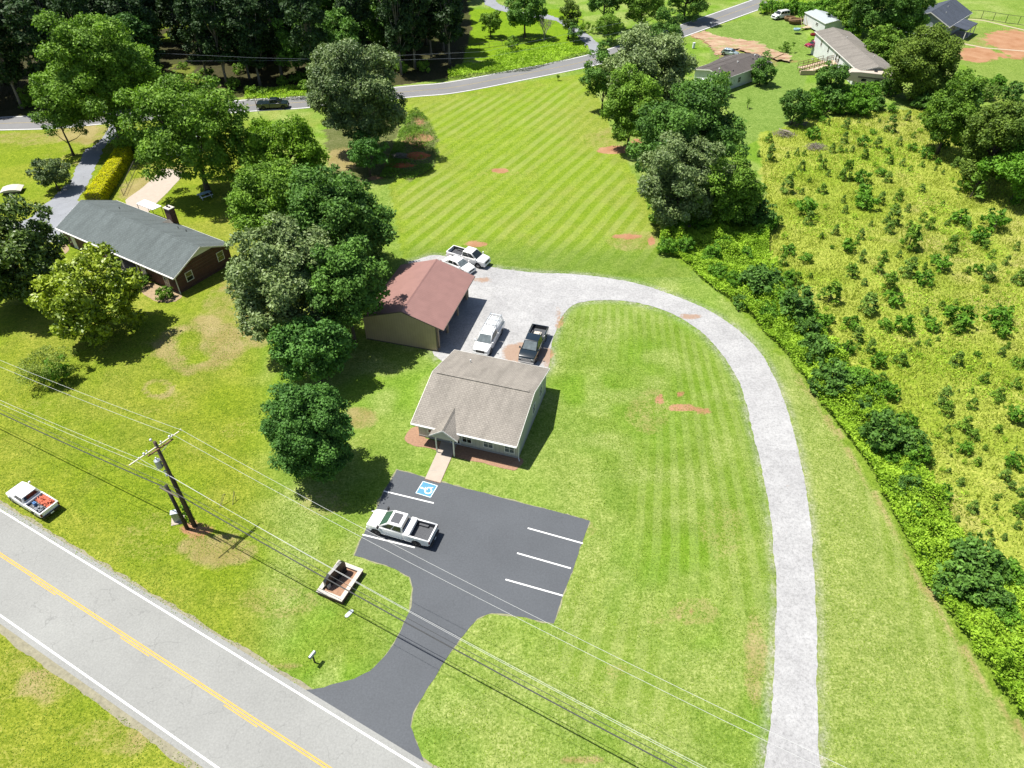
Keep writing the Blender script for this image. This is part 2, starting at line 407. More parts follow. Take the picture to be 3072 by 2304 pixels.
# fields to the right
FIELD = [(1640, 290), (1720, 265), (1935, 235), (2000, 235), (2110, 330), (2260, 440), (2400, 900), (2400, 1700), (2212, 1440), (2050, 1235), (1950, 1055), (1850, 885), (1760, 765), (1690, 655), (1640, 560), (1650, 420)]
HEDGE = [(1420, 545), (1432, 480), (1500, 470), (1650, 460), (1660, 560), (1700, 640), (1790, 740), (1880, 850), (1960, 960), (2020, 1080), (2110, 1200), (2290, 1330), (2400, 1700), (2300, 1710), (2212, 1570), (2130, 1470), (2070, 1375), (2000, 1262), (1930, 1130), (1850, 985), (1780, 880), (1700, 775), (1600, 675), (1520, 605), (1470, 560)]
Uw, Vw = U+(vn(X, Y, 1.6, 21)-.5)*14, V+(vn(X, Y, 1.6, 22)-.5)*14
fm = inpoly(Uw, Vw, FIELD); hm = inpoly(Uw, Vw, HEDGE)
put(fm*1., (.22, .265, .035)); put(fm*sm(big*.5+med*.6, .5, .85)*.6, (.25, .225, .07)); put(fm*sm(vn(X, Y, 6, 9), .5, .8)*.7, (.14, .21, .012))
put(hm*.85, (.11, .18, .012))
dh = dline(U, V, [(1520, 600), (1600, 672), (1700, 772), (1780, 877), (1850, 982), (1930, 1127), (2000, 1259), (2070, 1372), (2130, 1470), (2212, 1575), (2300, 1700)])
dry += np.where(hm, 0, 1)*np.exp(-(dh/20)**2)*(.45+.95*med)*sm(V, 700, 900)
put(inpoly(U, V, [(2040, 60), (2400, 60), (2400, 400), (2120, 160), (2060, 130)])*.9, (.13, .19, .03))
# leaf litter of the wood floor, with tree shade painted into the tint
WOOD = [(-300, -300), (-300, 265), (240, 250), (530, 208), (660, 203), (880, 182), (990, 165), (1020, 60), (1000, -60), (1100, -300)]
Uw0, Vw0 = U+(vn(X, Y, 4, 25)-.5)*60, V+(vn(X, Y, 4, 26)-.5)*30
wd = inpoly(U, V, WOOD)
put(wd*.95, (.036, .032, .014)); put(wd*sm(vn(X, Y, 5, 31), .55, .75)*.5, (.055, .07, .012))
put(inpoly(Uw0, Vw0, [(345, 30), (440, 20), (470, 55), (400, 95), (350, 80)])*.8, (.12, .18, .01)); put(inpoly(Uw0, Vw0, [(350, 150), (420, 145), (450, 185), (360, 195)])*.7, (.13, .16, .02))
put(inpoly(U, V, [(530, 200), (660, 196), (665, 214), (530, 216)])*.9, (.115, .14, .03))
bed = inpoly(Uw, Vw, [(840, 375), (870, 350), (880, 250), (900, 238), (930, 262), (945, 300), (948, 345), (930, 370), (890, 388), (850, 385), (720, 400), (700, 280), (870, 230)])
put(bed*1., (.09, .105, .03)); dry += bed*.35*med
# dry / worn rings and spots: (u, v, ru, rv, strength, hollow)
for u, v, ru, rv, s, hol in [(432, 748, 100, 72, .95, .55), (490, 700, 70, 90, .6, 0), (342, 838, 36, 24, .9, .6), (560, 700, 40, 60, .7, 0), (780, 905, 45, 28, .85, 0),
        (470, 1190, 90, 35, .75, 0), (600, 1300, 110, 40, .5, 0), (330, 1130, 60, 40, .4, 0), (700, 1085, 60, 30, .55, 0), (190, 290, 90, 22, .7, 0), (60, 300, 90, 18, .6, 0),
        (1430, 1330, 50, 25, .5, 0), (1400, 890, 60, 60, .55, 0), (1560, 1150, 60, 80, .45, 0), (1250, 1140, 50, 25, .55, 0), (1330, 1450, 40, 30, .4, 0), (1500, 1320, 60, 40, .6, 0),
        (1255, 1640, 55, 12, .9, 0), (1630, 1420, 30, 120, .7, 0), (1380, 520, 70, 28, .6, 0), (1330, 300, 90, 30, .55, 0), (1080, 375, 60, 18, .4, 0), (1250, 250, 60, 30, .3, 0),
        (740, 345, 45, 28, .9, 0), (310, 410, 60, 28, .8, 0), (350, 370, 50, 40, .5, 0), (100, 1480, 90, 40, .6, 0), (250, 1590, 120, 40, .45, 0), (620, 1440, 40, 12, .8, 0), (1640, 120, 70, 30, .7, 0), (1670, 30, 60, 14, .4, 0), (2150, 90, 140, 14, .6, 0), (2150, 200, 60, 30, .4, 0)]:
    r = np.hypot((U-u)/ru, (V-v)/rv)+(med-.5)*.5
    e = 1-sm(r, .7, 1.1)
    if hol: e = e*(1-.75*(1-sm(r, hol*.6, hol*1.2)))
    dry += e*s*(.65+.6*sml)
for u, v, ru, rv, s in [(1333, 323, 44, 9, 1.2), (1375, 306, 14, 9, .9), (1080, 368, 26, 7, .95), (1355, 511, 38, 8, 1.), (1408, 520, 12, 18, 1.1), (1025, 527, 28, 9, .9), (420, 1143, 42, 20, .85), (410, 1135, 14, 10, 1.),
        (1475, 881, 32, 10, 1.25), (1425, 862, 10, 14, 1.2), (1470, 852, 12, 8, .9), (1520, 890, 22, 9, .75), (1170, 770, 30, 30, .95), (1110, 770, 26, 22, .95), (1208, 690, 9, 26, .7), (1058, 588, 30, 7, .9), (1170, 725, 9, 34, .7),
        (900, 338, 28, 9, 1.2), (858, 352, 30, 8, 1.1), (900, 300, 40, 20, .7), (905, 262, 16, 14, .7), (815, 385, 22, 5, .8), (2110, 118, 60, 16, 1.1), (2180, 85, 70, 26, 1.), (2212, 110, 60, 20, 1.), (700, 1232, 24, 8, .7), (1495, 1325, 16, 8, .6), (560, 640, 20, 10, .3),
        (1550, 90, 30, 10, .9), (1600, 100, 34, 9, .95), (1640, 115, 30, 8, .9), (1520, 78, 30, 7, .9), (1580, 118, 40, 8, .6), (1700, 125, 40, 8, .6)]:
    r = np.hypot((U-u)/ru, (V-v)/rv)+(med-.5)*.7+(sml-.5)*.3
    soil += (1-sm(r, .6, 1.15))*s
ring = inpoly(U, V, [(175, 240), (215, 240), (165, 430), (60, 560), (50, 500)])*.3
dry += ring
# mowing stripes
def dirphase(deg, per):
    a = math.radians(deg); return (X*-math.sin(a)+Y*math.cos(a))/per
m1 = inb*sm(dline(U, V, BR, True), 4, 30)*(.55+.6*sm(vn(X, Y, 7, 41), .3, .6))*(1-.7*sm(V, 520, 570)); ph = np.where(m1 > 0, dirphase(61.5, 2.15)+(vn(X, Y, 9, 77)-.5)*.25, ph); m1 = m1*(.55+.6*vn(np.floor(dirphase(61.5, 2.15))*7.3, 0*X, 3, 88)); strp = np.maximum(strp, m1)
CR = [(1230, 670), (1310, 655), (1440, 680), (1560, 780), (1620, 950), (1665, 1100), (1670, 1300), (1650, 1500), (1560, 1650), (1200, 1450), (1210, 1340), (1280, 1130), (1180, 1020), (1210, 850)]
inc = inpoly(U, V, CR); m2 = inc*.8*sm(vn(X, Y, 8, 42), .25, .6); bend = 69+np.clip((U-1450)/200, -1, 1.2)*9
ph = np.where(m2 > 0, (X-(Y-30)*.445*(1-X/26)+.4*(vn(X, Y, 6, 47)-.5))/1.75, ph); strp = np.maximum(strp, m2)
VG = [(1690, 760), (1780, 900), (1930, 1140), (2080, 1400), (2180, 1660), (1780, 1660), (1780, 1250), (1750, 1000)]
ing = inpoly(U, V, VG); m3 = ing*.85*sm(vn(X, Y, 9, 43), .2, .6)
ddr = dline(X, Y, [O(1640, 700), O(1700, 800), O(1745, 950), O(1765, 1100), O(1772, 1300), O(1775, 1500), O(1772, 1700)])
ph = np.where(m3 > 0, ddr/1.55, ph); strp = np.maximum(strp, m3)
# pale gravel dust spilled beside the drive, dust beside roads
GR = [(880, 575), (905, 560), (940, 551), (975, 556), (1062, 577), (1150, 588), (1230, 592), (1310, 600), (1400, 619), (1475, 646), (1540, 676), (1600, 717), (1648, 770), (1688, 850), (1718, 950), (1740, 1060), (1754, 1180), (1762, 1320), (1766, 1450), (1768, 1600), (1768, 1900),
      (1640, 1900), (1652, 1650), (1664, 1550), (1672, 1450), (1677, 1320), (1671, 1180), (1655, 1060), (1627, 935), (1600, 835), (1558, 762), (1508, 712), (1450, 677), (1380, 655), (1310, 648), (1250, 654), (1223, 672), (1207, 700), (1192, 742), (1182, 800), (1120, 830), (1000, 800), (938, 768), (935, 740), (905, 640)]
GRW = [O(p.x, p.y) for p in catmull([Vector((*p, 0)) for p in GR], 3, True)]
dg = dline(X, Y, GRW, True); ing2 = inpoly(X, Y, GRW)
put(np.where(ing2, 0, 1)*np.exp(-(dg/.55)**2)*.55*(.4+sml), (.22, .225, .16))
soil += np.where(ing2, 0, 1)*np.exp(-(dg/.7)**2)*.35*sm(-V, -560, -520)*0
me = bpy.data.meshes.new('ground'); ny, nx = X.shape
Vv = np.stack([X, Y, Z], -1).reshape(-1, 3)
ii = (np.arange(ny-1)[:, None]*nx+np.arange(nx-1)[None, :]).ravel()
me = np_mesh('ground', Vv, np.stack([ii, ii+1, ii+nx+1, ii+nx], -1), 4)
at = me.attributes.new('tint', 'FLOAT_COLOR', 'POINT'); at.data.foreach_set('color', np.concatenate([C, np.ones(C.shape[:2]+(1,))], -1).astype(np.float32).ravel())
for nm, A in (('soil', soil), ('dry', dry), ('stripe', strp), ('phase', ph)):
    at = me.attributes.new(nm, 'FLOAT', 'POINT'); at.data.foreach_set('value', A.astype(np.float32).ravel())
def mat_ground():
    m, n, b = new_mat('ground'); c0 = co(n)
    def att(k): a = N(n, 'ShaderNodeAttribute'); a.attribute_name = k; return a
    tint = att('tint').outputs['Color']
    n1, n2, n3, n4 = noise(n, c0, .35, 3), noise(n, c0, 1.6, 4, .7), noise(n, c0, 5, 4, .75), noise(n, c0, 14, 3, .8)
    col = mix(n, 1., tint, ramp(n, n1, [(.3, (.86, .9, .8)), (.7, (1.15, 1.1, 1.2))]), 'MULTIPLY')
    col = mix(n, 1., col, ramp(n, n2, [(.3, (.70, .78, .6)), (.7, (1.35, 1.24, 1.6))]), 'MULTIPLY')
    col = mix(n, 1., col, ramp(n, n3, [(.32, (.46, .56, .4)), (.5, 1.), (.68, (1.6, 1.42, 2.2))]), 'MULTIPLY')
    col = mix(n, 1., col, ramp(n, n4, [(.3, .68), (.7, 1.32)]), 'MULTIPLY')
    # stripes
    fr = mth(n, 'FRACT', mth(n, 'ADD', att('phase').outputs['Fac'], mth(n, 'MULTIPLY', n2, .12)))
    sv = ramp(n, fr, [(0, 1.), (.38, 1.), (.52, 0.), (.88, 0.), (1., 1.)])
    sf = mth(n, 'MULTIPLY', sv, att('stripe').outputs['Fac'])
    col = mix(n, mth(n, 'MULTIPLY', sf, .34, True), col, (.235, .275, .085))
    sd_ = mth(n, 'MULTIPLY', mth(n, 'SUBTRACT', 1, sv), att('stripe').outputs['Fac'])
    col = mix(n, mth(n, 'MULTIPLY', sd_, .35, True), col, (.10, .175, .006))
    jit = mth(n, 'ADD', mth(n, 'MULTIPLY', mth(n, 'SUBTRACT', n2, .5), .9), mth(n, 'MULTIPLY', mth(n, 'SUBTRACT', n3, .5), 1.1))
    fd = ramp(n, mth(n, 'ADD', att('dry').outputs['Fac'], jit), [(.35, 0.), (.9, .85)])
    dc = mix(n, 1., ramp(n, n1, [(.3, (.21, .17, .06)), (.7, (.28, .225, .11))]), ramp(n, n3, [(.3, .72), (.7, 1.25)]), 'MULTIPLY')
    col = mix(n, fd, col, dc)
    fs = ramp(n, mth(n, 'ADD', att('soil').outputs['Fac'], jit), [(.45, 0.), (.8, .93)])
    sc = mix(n, 1., ramp(n, n1, [(.3, (.26, .12, .065)), (.7, (.34, .19, .115))]), ramp(n, n3, [(.3, .85), (.7, 1.15)]), 'MULTIPLY')
    col = mix(n, fs, col, sc)
    n.links.new(col, b.inputs['Base Color']); b.inputs['Roughness'].default_value = .95; b.inputs['Specular IOR Level'].default_value = .08
    hh = mth(n, 'ADD', mth(n, 'MULTIPLY', n3, 1.), mth(n, 'MULTIPLY', n4, .5))
    bump(n, b, hh, .16, .55); return m
MT['ground'] = mat_ground()
g = link('ground', me, MT['ground']); tag(g, kind='structure')
# ------------------------------------------------------------------ gravel drive
def gravel_sheet():
    pts = []; n_ = len(GRW)
    for i in range(n_):
        a, b = GRW[i], GRW[(i+1) % n_]; k = max(1, int((b-a).length/.2))
        for j in range(k):
            p = a.lerp(b, j/k); q = Vector((float(vn(p.x, p.y, 2.2, 5))-.5+.7*(float(vn(p.x, p.y, .3, 6))-.5), float(vn(p.x, p.y, 2.2, 7))-.5+.7*(float(vn(p.x, p.y, .3, 8))-.5), 0))*.17
            pts.append(p+q)
    P = [(p.x, p.y) for p in pts]
    xs = np.arange(min(p[0] for p in P), max(p[0] for p in P), .5); ys = np.arange(min(p[1] for p in P), max(p[1] for p in P), .5)
    tri = tessellate_polygon([[Vector((p[0], p[1], 0)) for p in P]])
    bm = bmesh.new(); vs = [bm.verts.new((p[0], p[1], .02)) for p in P]
    for t in tri: bm.faces.new([vs[i] for i in t])
    for f in bm.faces:
        f.normal_update()
        if f.normal.z < 0: f.normal_flip()
    for axis_, arr in ((0, xs[::3]), (1, ys[::3])):
        for c in arr:
            bmesh.ops.bisect_plane(bm, geom=bm.verts[:]+bm.edges[:]+bm.faces[:], plane_co=(c if axis_ == 0 else 0, c if axis_ == 1 else 0, 0), plane_no=(1-axis_, axis_, 0))
    me = bpy.data.meshes.new('gravel_drive'); bm.to_mesh(me); bm.free()
    xy = np.array([v.co[:2] for v in me.vertices]); x, y = xy[:, 0], xy[:, 1]
    d = y*_c+H*_s; u = (1536+F*x/d)/K; v = (1152-F*(y*_s-H*_c)/d)/K
    s = np.zeros(len(x))
    for uu, vv, ru, rv, st in [(1490, 684, 34, 9, .85), (1650, 870, 7, 60, .5), (1662, 905, 6, 30, .5), (1120, 762, 45, 30, 1.1), (1175, 770, 22, 40, 1.), (1040, 605, 26, 10, .8), (1065, 640, 10, 8, .6), (1205, 690, 9, 40, .7), (1700, 1080, 5, 160, .38), (1713, 1400, 6, 260, .34)]:
        s += (1-sm(np.hypot((u-uu)/ru, (v-vv)/rv), .4, 1.15))*st
    a = me.attributes.new('soil', 'FLOAT', 'POINT'); a.data.foreach_set('value', s.astype(np.float32))
    o = link('gravel_drive', me, MT['gravel']); tag(o, kind='structure')
gravel_sheet()
# ------------------------------------------------------------------ main road
a, b = G(325.5, 1730), G(1259, 2304); rd = (b-a).normalized(); rn = Vector((-rd.y, rd.x, 0))
c2 = G(300, 2056); wd_ = abs((c2-a).dot(rn)); mid = a-rn*wd_/2
RC = [mid+rd*s for s in (-160, -60, -20, 0, 20, 60, 200)]
ribbon('road', RC, wd_/2+.45, -wd_/2-.45, .024, MT['road_old'])
MT['shoulder'] = simple('shoulder', (.2, .185, .125), .95, var=.3, scale=3)
for s_, nm in ((1, 'gravel_shoulder'), (-1, 'gravel_shoulder')):
    P = []; e = s_*(wd_/2+.35)
    xs_ = np.arange(-60, 90, .4)
    for s in xs_:
        p = mid+rd*s+rn*e; P.append(p)
    for s in xs_[::-1]:
        wv = .12+.22*float(vn(s, 0, 1.1, 11+s_))+.15*float(vn(s, 5, .4, 3)); wv += .35 if s_ < 0 else .05
        p = mid+rd*s+rn*(e+s_*wv); P.append(p)
    sheet(nm, P, .012, MT['shoulder'])
ribbon('edge_line', [mid+rd*s for s in (-160, 200)], wd_/2+.065, wd_/2-.065, .030, MT['marking_white'])
ribbon('edge_line', [mid+rd*s for s in (-160, 200)], -wd_/2+.065, -wd_/2-.065, .030, MT['marking_white'])
MT['marking_yellow'] = simple('marking_yellow', (.42, .25, .035), .65, var=.18, scale=3)
yc = G(760+.36166*300, 1704+.36166*1450); yo = (yc-mid).dot(rn)
ribbon('centre_line', [mid+rd*s for s in (-160, 200)], yo+.14, yo+.03, .030, MT['marking_yellow'])
ribbon('centre_line', [mid+rd*s for s in (-160, 200)], yo-.04, yo-.15, .030, MT['marking_yellow'])
d0 = G(225*.36166, 1704+115*.36166); s0 = (d0-mid).dot(rd)
for k in range(-6, 3):
    s = s0+k*(G(985*.36166, 1704+590*.36166)-d0).length
    ribbon('centre_dash', [mid+rd*s, mid+rd*(s+(G(440*.36166, 1704+245*.36166)-d0).length)], yo-.22, yo-.31, .030, MT['marking_yellow'])
# ------------------------------------------------------------------ far road
FR = catmull([O(*p) for p in [(-300, 285), (-150, 277), (0, 267), (130, 263), (240, 253), (530, 228.5), (670, 219.5), (880, 198), (979, 188.5), (1130, 160), (1270, 131.5), (1372, 102), (1475, 66), (1565, 34), (1640, 7), (1740, -32), (1900, -100)]], 8)
ribbon('road', FR, 3.5, -3.5, .02, MT['road_far'])
ribbon('edge_line', FR, 3.27, 3.07, .026, MT['marking_white']); ribbon('edge_line', FR, -3.07, -3.27, .026, MT['marking_white'])
MT['marking_worn'] = simple('marking_worn', (.26, .205, .09), .7, var=.25, scale=2)
ribbon('centre_line', FR, .14, .05, .026, MT['marking_worn']); ribbon('centre_line', FR, -.05, -.14, .026, MT['marking_worn'])
# ------------------------------------------------------------------ lots, drives, walks
LOT = [(858, 1015), (930, 1035), (1275, 1125), (1240, 1220), (1195, 1348), (1140, 1335), (1095, 1327), (1060, 1325), (1030, 1337), (1000, 1372), (960, 1428), (920, 1492), (893, 1540), (888, 1570), (900, 1605), (916, 1650), (935, 1700),
       (905, 1690), (780, 1590), (648, 1492), (700, 1485), (765, 1467), (800, 1450), (838, 1410), (868, 1360), (887, 1310), (893, 1270), (886, 1246), (850, 1228), (765, 1199), (790, 1145), (828, 1065)]
LW = [O(*p) for p in LOT]
dirt = [((p-Vector((-3, 35, 0)))*1.0+Vector((-3, 35, 0))) for p in LW]
sheet('lot_verge', [p+(p-Vector((-1.5, 33, 0))).normalized()*.08 for p in LW], .012, M('verge_dirt', (.2, .2, .11), .95, var=.4, scale=3), rag=.22, seed=3)
sheet('parking_lot', LW, .018, MT['road_new'], rag=.12, seed=4)
def line2(name, p, q, wdt, m=None, z=.023):
    p, q = Vector(p), Vector(q); t = (q-p).normalized(); nn = Vector((-t.y, t.x, 0))*wdt/2
    return sheet(name, [p+nn, q+nn, q-nn, p-nn], z, m or MT['marking_white'])
for p, q in (((829, 1061), (937, 1087)), ((783, 1155), (896, 1183)), ((1140, 1141), (1259, 1174)), ((1117, 1195), (1233, 1228)), ((1092, 1252), (1216, 1287))): line2('stall_line', O(*p), O(*q), .13)
kz = 400/2212
bxy = lambda a, b: G(1060+a*kz, 1400+b*kz)
line2('stall_line', bxy(305, 735), bxy(900, 885), .13)
# accessible bay marking: a blue square with a white border and the wheelchair figure
c4 = [bxy(1160, 270), bxy(1352, 330), bxy(1275, 485), bxy(1083, 428)]
o0 = sum(c4, Vector())/4; ax = ((c4[1]+c4[2])-(c4[0]+c4[3])).normalized(); ay = Vector((-ax.y, ax.x, 0))
az_ = math.atan2(ax.y, ax.x); q_ = .78
T = Matrix.Translation((o0.x, o0.y, 0)) @ Matrix.Rotation(az_, 4, 'Z')
acc = thing('accessible_symbol', 'blue square with white wheelchair symbol painted on the dark asphalt', 'pavement marking', (o0.x, o0.y, 0), az_)
def flat(pts, z, m, nm):
    me = bpy.data.meshes.new(nm); tri = tessellate_polygon([[Vector((x, y, 0)) for x, y in pts]])
    me.from_pydata([(x, y, z) for x, y in pts], [], [t for t in tri]); me.update(); return link(nm, me, m, acc)
flat([(-q_, -q_), (q_, -q_), (q_, q_), (-q_, q_)], .0235, MT['blue_marking'], 'blue_square')
def sym():
    bm = bmesh.new(); z = .029
    def R(p, q, w):
        p, q = Vector((*p, z)), Vector((*q, z)); t = (q-p).normalized(); nn = Vector((-t.y, t.x, 0))*w/2
        quadp(bm, p+nn, p-nn, q-nn, q+nn)
    def ring_(cx, cy, r0, r1, a0, a1, k=22):
        for i in range(k):
            t0, t1 = math.radians(a0+(a1-a0)*i/k), math.radians(a0+(a1-a0)*(i+1)/k)
            quadp(bm, (cx+r0*math.cos(t0), cy+r0*math.sin(t0), z), (cx+r1*math.cos(t0), cy+r1*math.sin(t0), z), (cx+r1*math.cos(t1), cy+r1*math.sin(t1), z), (cx+r0*math.cos(t1), cy+r0*math.sin(t1), z))
    e = q_-.05
    for i in range(4):
        a = [(-e, e), (e, e), (e, -e), (-e, -e)]; R(a[i], a[(i+1) % 4], .06)
    # figure lies with its head towards the left (local -x)
    ring_(-.50, -.02, 0, .11, 0, 360); R((-.40, -.02), (.02, -.05), .13); R((-.2, -.04), (-.17, .2), .08)
    R((.0, -.09), (.02, .24), .12); R((.02, .22), (.42, .34), .12); ring_(.22, -.12, .24, .36, -170, 75); R((.42, .28), (.42, .42), .1)
    for f in bm.faces:
        f.normal_update()
        if f.normal.z < 0: f.normal_flip()
    me = bpy.data.meshes.new('wheelchair_figure'); bm.to_mesh(me); bm.free(); link('wheelchair_figure', me, MT['marking_white'], acc)
sym()
z4 = lambda a, b: G(1200+a*500/2074, 1020+b*500/2074)
WALK = [G(1275, 1437), G(1321, 1449), z4(716, 1290), z4(700, 1235), z4(540, 1180), z4(486, 1345)]
sheet('sidewalk', WALK, .05, MT['concrete']); sheet('sidewalk_edge', [p+(p-G(1300, 1390)).normalized()*.05 for p in WALK], .03, MT['mulch'])
for t in (.27, .55):
    line2('walk_joint', G(1275, 1437).lerp(z4(486, 1345), t), G(1321, 1449).lerp(z4(716, 1290), t), .035, MT['concrete_grey'], .054)
kb = 700/1269
b5 = lambda a, b: G(a*kb, 300+b*kb)
sheet('old_drive', [b5(*p) for p in [(470, 270), (530, 235), (575, 180), (600, 120), (690, 120), (650, 180), (600, 230), (560, 268), (530, 340), (497, 420), (450, 500), (420, 560), (440, 700), (360, 790), (240, 760), (150, 720), (60, 760), (40, 690), (150, 645), (270, 545), (385, 440), (402, 400), (432, 335)]], .02, MT['drive_old'], rag=.5, seed=8)
sheet('concrete_path', [b5(*p) for p in [(680, 545), (770, 480), (830, 430), (885, 372), (930, 375), (1010, 400), (940, 470), (900, 515), (850, 562), (800, 620), (700, 600)]], .02, MT['concrete'], rag=.12, seed=9)
kq = 500/1269
t4 = lambda a, b: G(1360+a*kq, b*kq)
sheet('far_drive', [t4(*p) for p in [(225, -20), (300, -20), (340, 25), (400, 50), (500, 90), (700, 105), (860, 160), (960, 215), (1060, 290), (1110, 335), (1110, 400), (1045, 405), (1020, 345), (950, 280), (880, 225), (790, 160), (600, 130), (440, 100), (330, 75), (240, 35)]], .02, MT['drive_old'], rag=.4, seed=10)
t8 = lambda a, b: G(1820+a*kq, b*kq)
sheet('dirt_drive', [t8(*p) for p in [(640, 268), (730, 228), (800, 262), (950, 290), (1120, 310), (1270, 380), (1400, 420), (1380, 460), (1240, 440), (1120, 405), (1000, 370), (900, 370), (850, 440), (800, 380), (760, 320)]], .012, MT['clay_drive'], rag=1.6, seed=11)
# ------------------------------------------------------------------ buildings
class House:
    def __init__(s, name, label, cat, cx, cy, az, L, D, ze, zr, og, of, ob, wall, end, roof, trim, th=.16, z0=0, rl=None, open_front=False, base=0):
        s.cx, s.cy, s.az = cx, cy, math.radians(az); s.L, s.D, s.ze, s.zr, s.th = L, D, ze, zr, th
        s.u0, s.u1, s.v0, s.v1 = -L/2+og, L/2-og, -D/2+of, D/2-ob
        s.root = thing(name, label, cat, (cx, cy, z0), s.az); s.z0 = z0
        k = (zr-ze)/(D/2); s.k = k
        top = lambda v: zr-abs(v)*k-th*1.02-.01
        s.top = top
        V = []; u0, u1, v0, v1 = s.u0, s.u1, s.v0, s.v1
        me = bpy.data.meshes.new('wall')
        b = base
        V = [(u0, v0, b), (u0, v1, b), (u0, v1, top(v1)), (u0, 0, top(0)), (u0, v0, top(v0)),
             (u1, v0, b), (u1, v1, b), (u1, v1, top(v1)), (u1, 0, top(0)), (u1, v0, top(v0))]
        Fc = [(0, 1, 2, 3, 4), (5, 9, 8, 7, 6), (1, 6, 7, 2)]; mi = [1, 1, 0]
        if not open_front: Fc.append((0, 4, 9, 5)); mi.append(0)
        else: Fc += [(0, 1, 6, 5)]; mi += [0]; Fc.pop(); mi.pop()
        me.from_pydata(V, [], Fc); me.materials.append(MT[wall]); me.materials.append(MT[end])
        for p, i in zip(me.polygons, mi): p.material_index = i
        me.update()
        s.wall = link('wall', me, None, s.root)
        if open_front:
            so_ = s.wall.modifiers.new('thickness', 'SOLIDIFY'); so_.thickness = .12; so_.offset = 0
        bm = bmesh.new(); h = L/2; d = D/2; t = th
        ps = [(-d, ze), (0, zr), (d, ze), (d, ze-t), (0, zr-t), (-d, ze-t)]
        A = [bm.verts.new((-h, v, z)) for v, z in ps]; B = [bm.verts.new((h, v, z)) for v, z in ps]
        for i in range(6): bm.faces.new((A[i], A[(i+1) % 6], B[(i+1) % 6], B[i]))
        for q in (A, B): bm.faces.new((q[0], q[1], q[4], q[5])); bm.faces.new((q[1], q[2], q[3], q[4]))
        s.roof = from_bm('roof', bm, MT[roof], s.root)
        # fascia boards along eaves and rakes
        bm = bmesh.new(); e = .018
        for v in (-1, 1):
            box(bm, -h-e, h+e, v*d if v > 0 else -d-e-.03, d+e+.03 if v > 0 else v*d, ze-t-.03, ze-.015)
        for u in (-1, 1):
            for v in (-1, 1):
                x0, x1 = (h, h+.035) if u > 0 else (-h-.035, -h)
                q = [(v*(d+.02), ze-.015-.02*k), (0, zr-.015), (0, zr-t-.06), (v*(d+.02), ze-t-.05)]
                a = [bm.verts.new((x0, y, z)) for y, z in q]; c = [bm.verts.new((x1, y, z)) for y, z in q]
                bm.faces.new(a); bm.faces.new(c)
                for i in range(4): bm.faces.new((a[i], a[(i+1) % 4], c[(i+1) % 4], c[i]))
        from_bm('fascia', bm, MT[trim], s.root)
        bm = bmesh.new(); cap_ = .14
        q = [(-cap_, zr-cap_*k+.012), (0, zr+.03), (cap_, zr-cap_*k+.012), (0, zr-.04)]
        a = [bm.verts.new((-h+.1, y, z)) for y, z in q]; c = [bm.verts.new((h-.1, y, z)) for y, z in q]
        bm.faces.new(a); bm.faces.new(c)
        for i in range(4): bm.faces.new((a[i], a[(i+1) % 4], c[(i+1) % 4], c[i]))
        from_bm('ridge_cap', bm, MT[roof], s.root)
    def face(s, side):
        """matrix: (t, out, z) -> local"""
        if side == 'f': return Matrix(((1, 0, 0, 0), (0, -1, 0, s.v0), (0, 0, 1, 0), (0, 0, 0, 1)))
        if side == 'b': return Matrix(((1, 0, 0, 0), (0, 1, 0, s.v1), (0, 0, 1, 0), (0, 0, 0, 1)))
        if side == 'l': return Matrix(((0, -1, 0, s.u0), (1, 0, 0, 0), (0, 0, 1, 0), (0, 0, 0, 1)))
        return Matrix(((0, 1, 0, s.u1), (1, 0, 0, 0), (0, 0, 1, 0), (0, 0, 0, 1)))
    def hit(s, px, py, side, out=0):
        m = s.face(side); W = Matrix.Translation((s.cx, s.cy, s.z0)) @ Matrix.Rotation(s.az, 4, 'Z')
        o = W @ (m @ Vector((0, out, 0))); nn = (W.to_3x3() @ (m.to_3x3() @ Vector((0, 1, 0)))).normalized()
        C0 = Vector((0, 0, H)); d = G(px, py)-C0; t = (o-C0).dot(nn)/d.dot(nn); p = W.inverted() @ (C0+d*t)
        q = m.inverted() @ p; return q.x, q.z
    def window(s, side, t0, t1, z0, z1, frame='white_trim', glass='glass_dark', mull=1, cross=1, name='window', fw=.08):
        m = s.face(side); t0, t1 = min(t0, t1), max(t0, t1)
        bm = bmesh.new(); o = .045
        for a in ((t0, t1, z0, z0+fw), (t0, t1, z1-fw, z1), (t0, t0+fw, z0+fw, z1-fw), (t1-fw, t1, z0+fw, z1-fw)):
            box(bm, a[0], a[1], -.02, o, a[2], a[3], m)
        for i in range(mull):
            c = t0+(t1-t0)*(i+1)/(mull+1); box(bm, c-fw*.3, c+fw*.3, -.02, o*.8, z0+fw, z1-fw, m)
        for i in range(cross):
            c = z0+(z1-z0)*(i+1)/(cross+1); box(bm, t0+fw, t1-fw, -.02, o*.7, c-fw*.25, c+fw*.25, m)
        f = from_bm(name, bm, MT[frame], s.root)
        bm = bmesh.new(); box(bm, t0+fw*.5, t1-fw*.5, -.015, o*.35, z0+fw*.5, z1-fw*.5, m); from_bm('pane' if glass.startswith('glass') else 'panel', bm, MT[glass], f)
        return f
    def wpx(s, side, x0, y0, x1, y1, w, h, **k):
        """window centred between two photo points"""
        t, z = s.hit((x0+x1)/2, (y0+y1)/2, side); return s.window(side, t-w/2, t+w/2, z-h/2, z+h/2, **k)
    def vent(s, u, v, h=.35, r=.06, m='white_trim', name='roof_vent'):
        bm = bmesh.new(); z = s.zr-abs(v)*s.k; cyl(bm, (u, v, z-.05), (u, v, z+h), r, 10); from_bm(name, bm, MT[m], s.root)
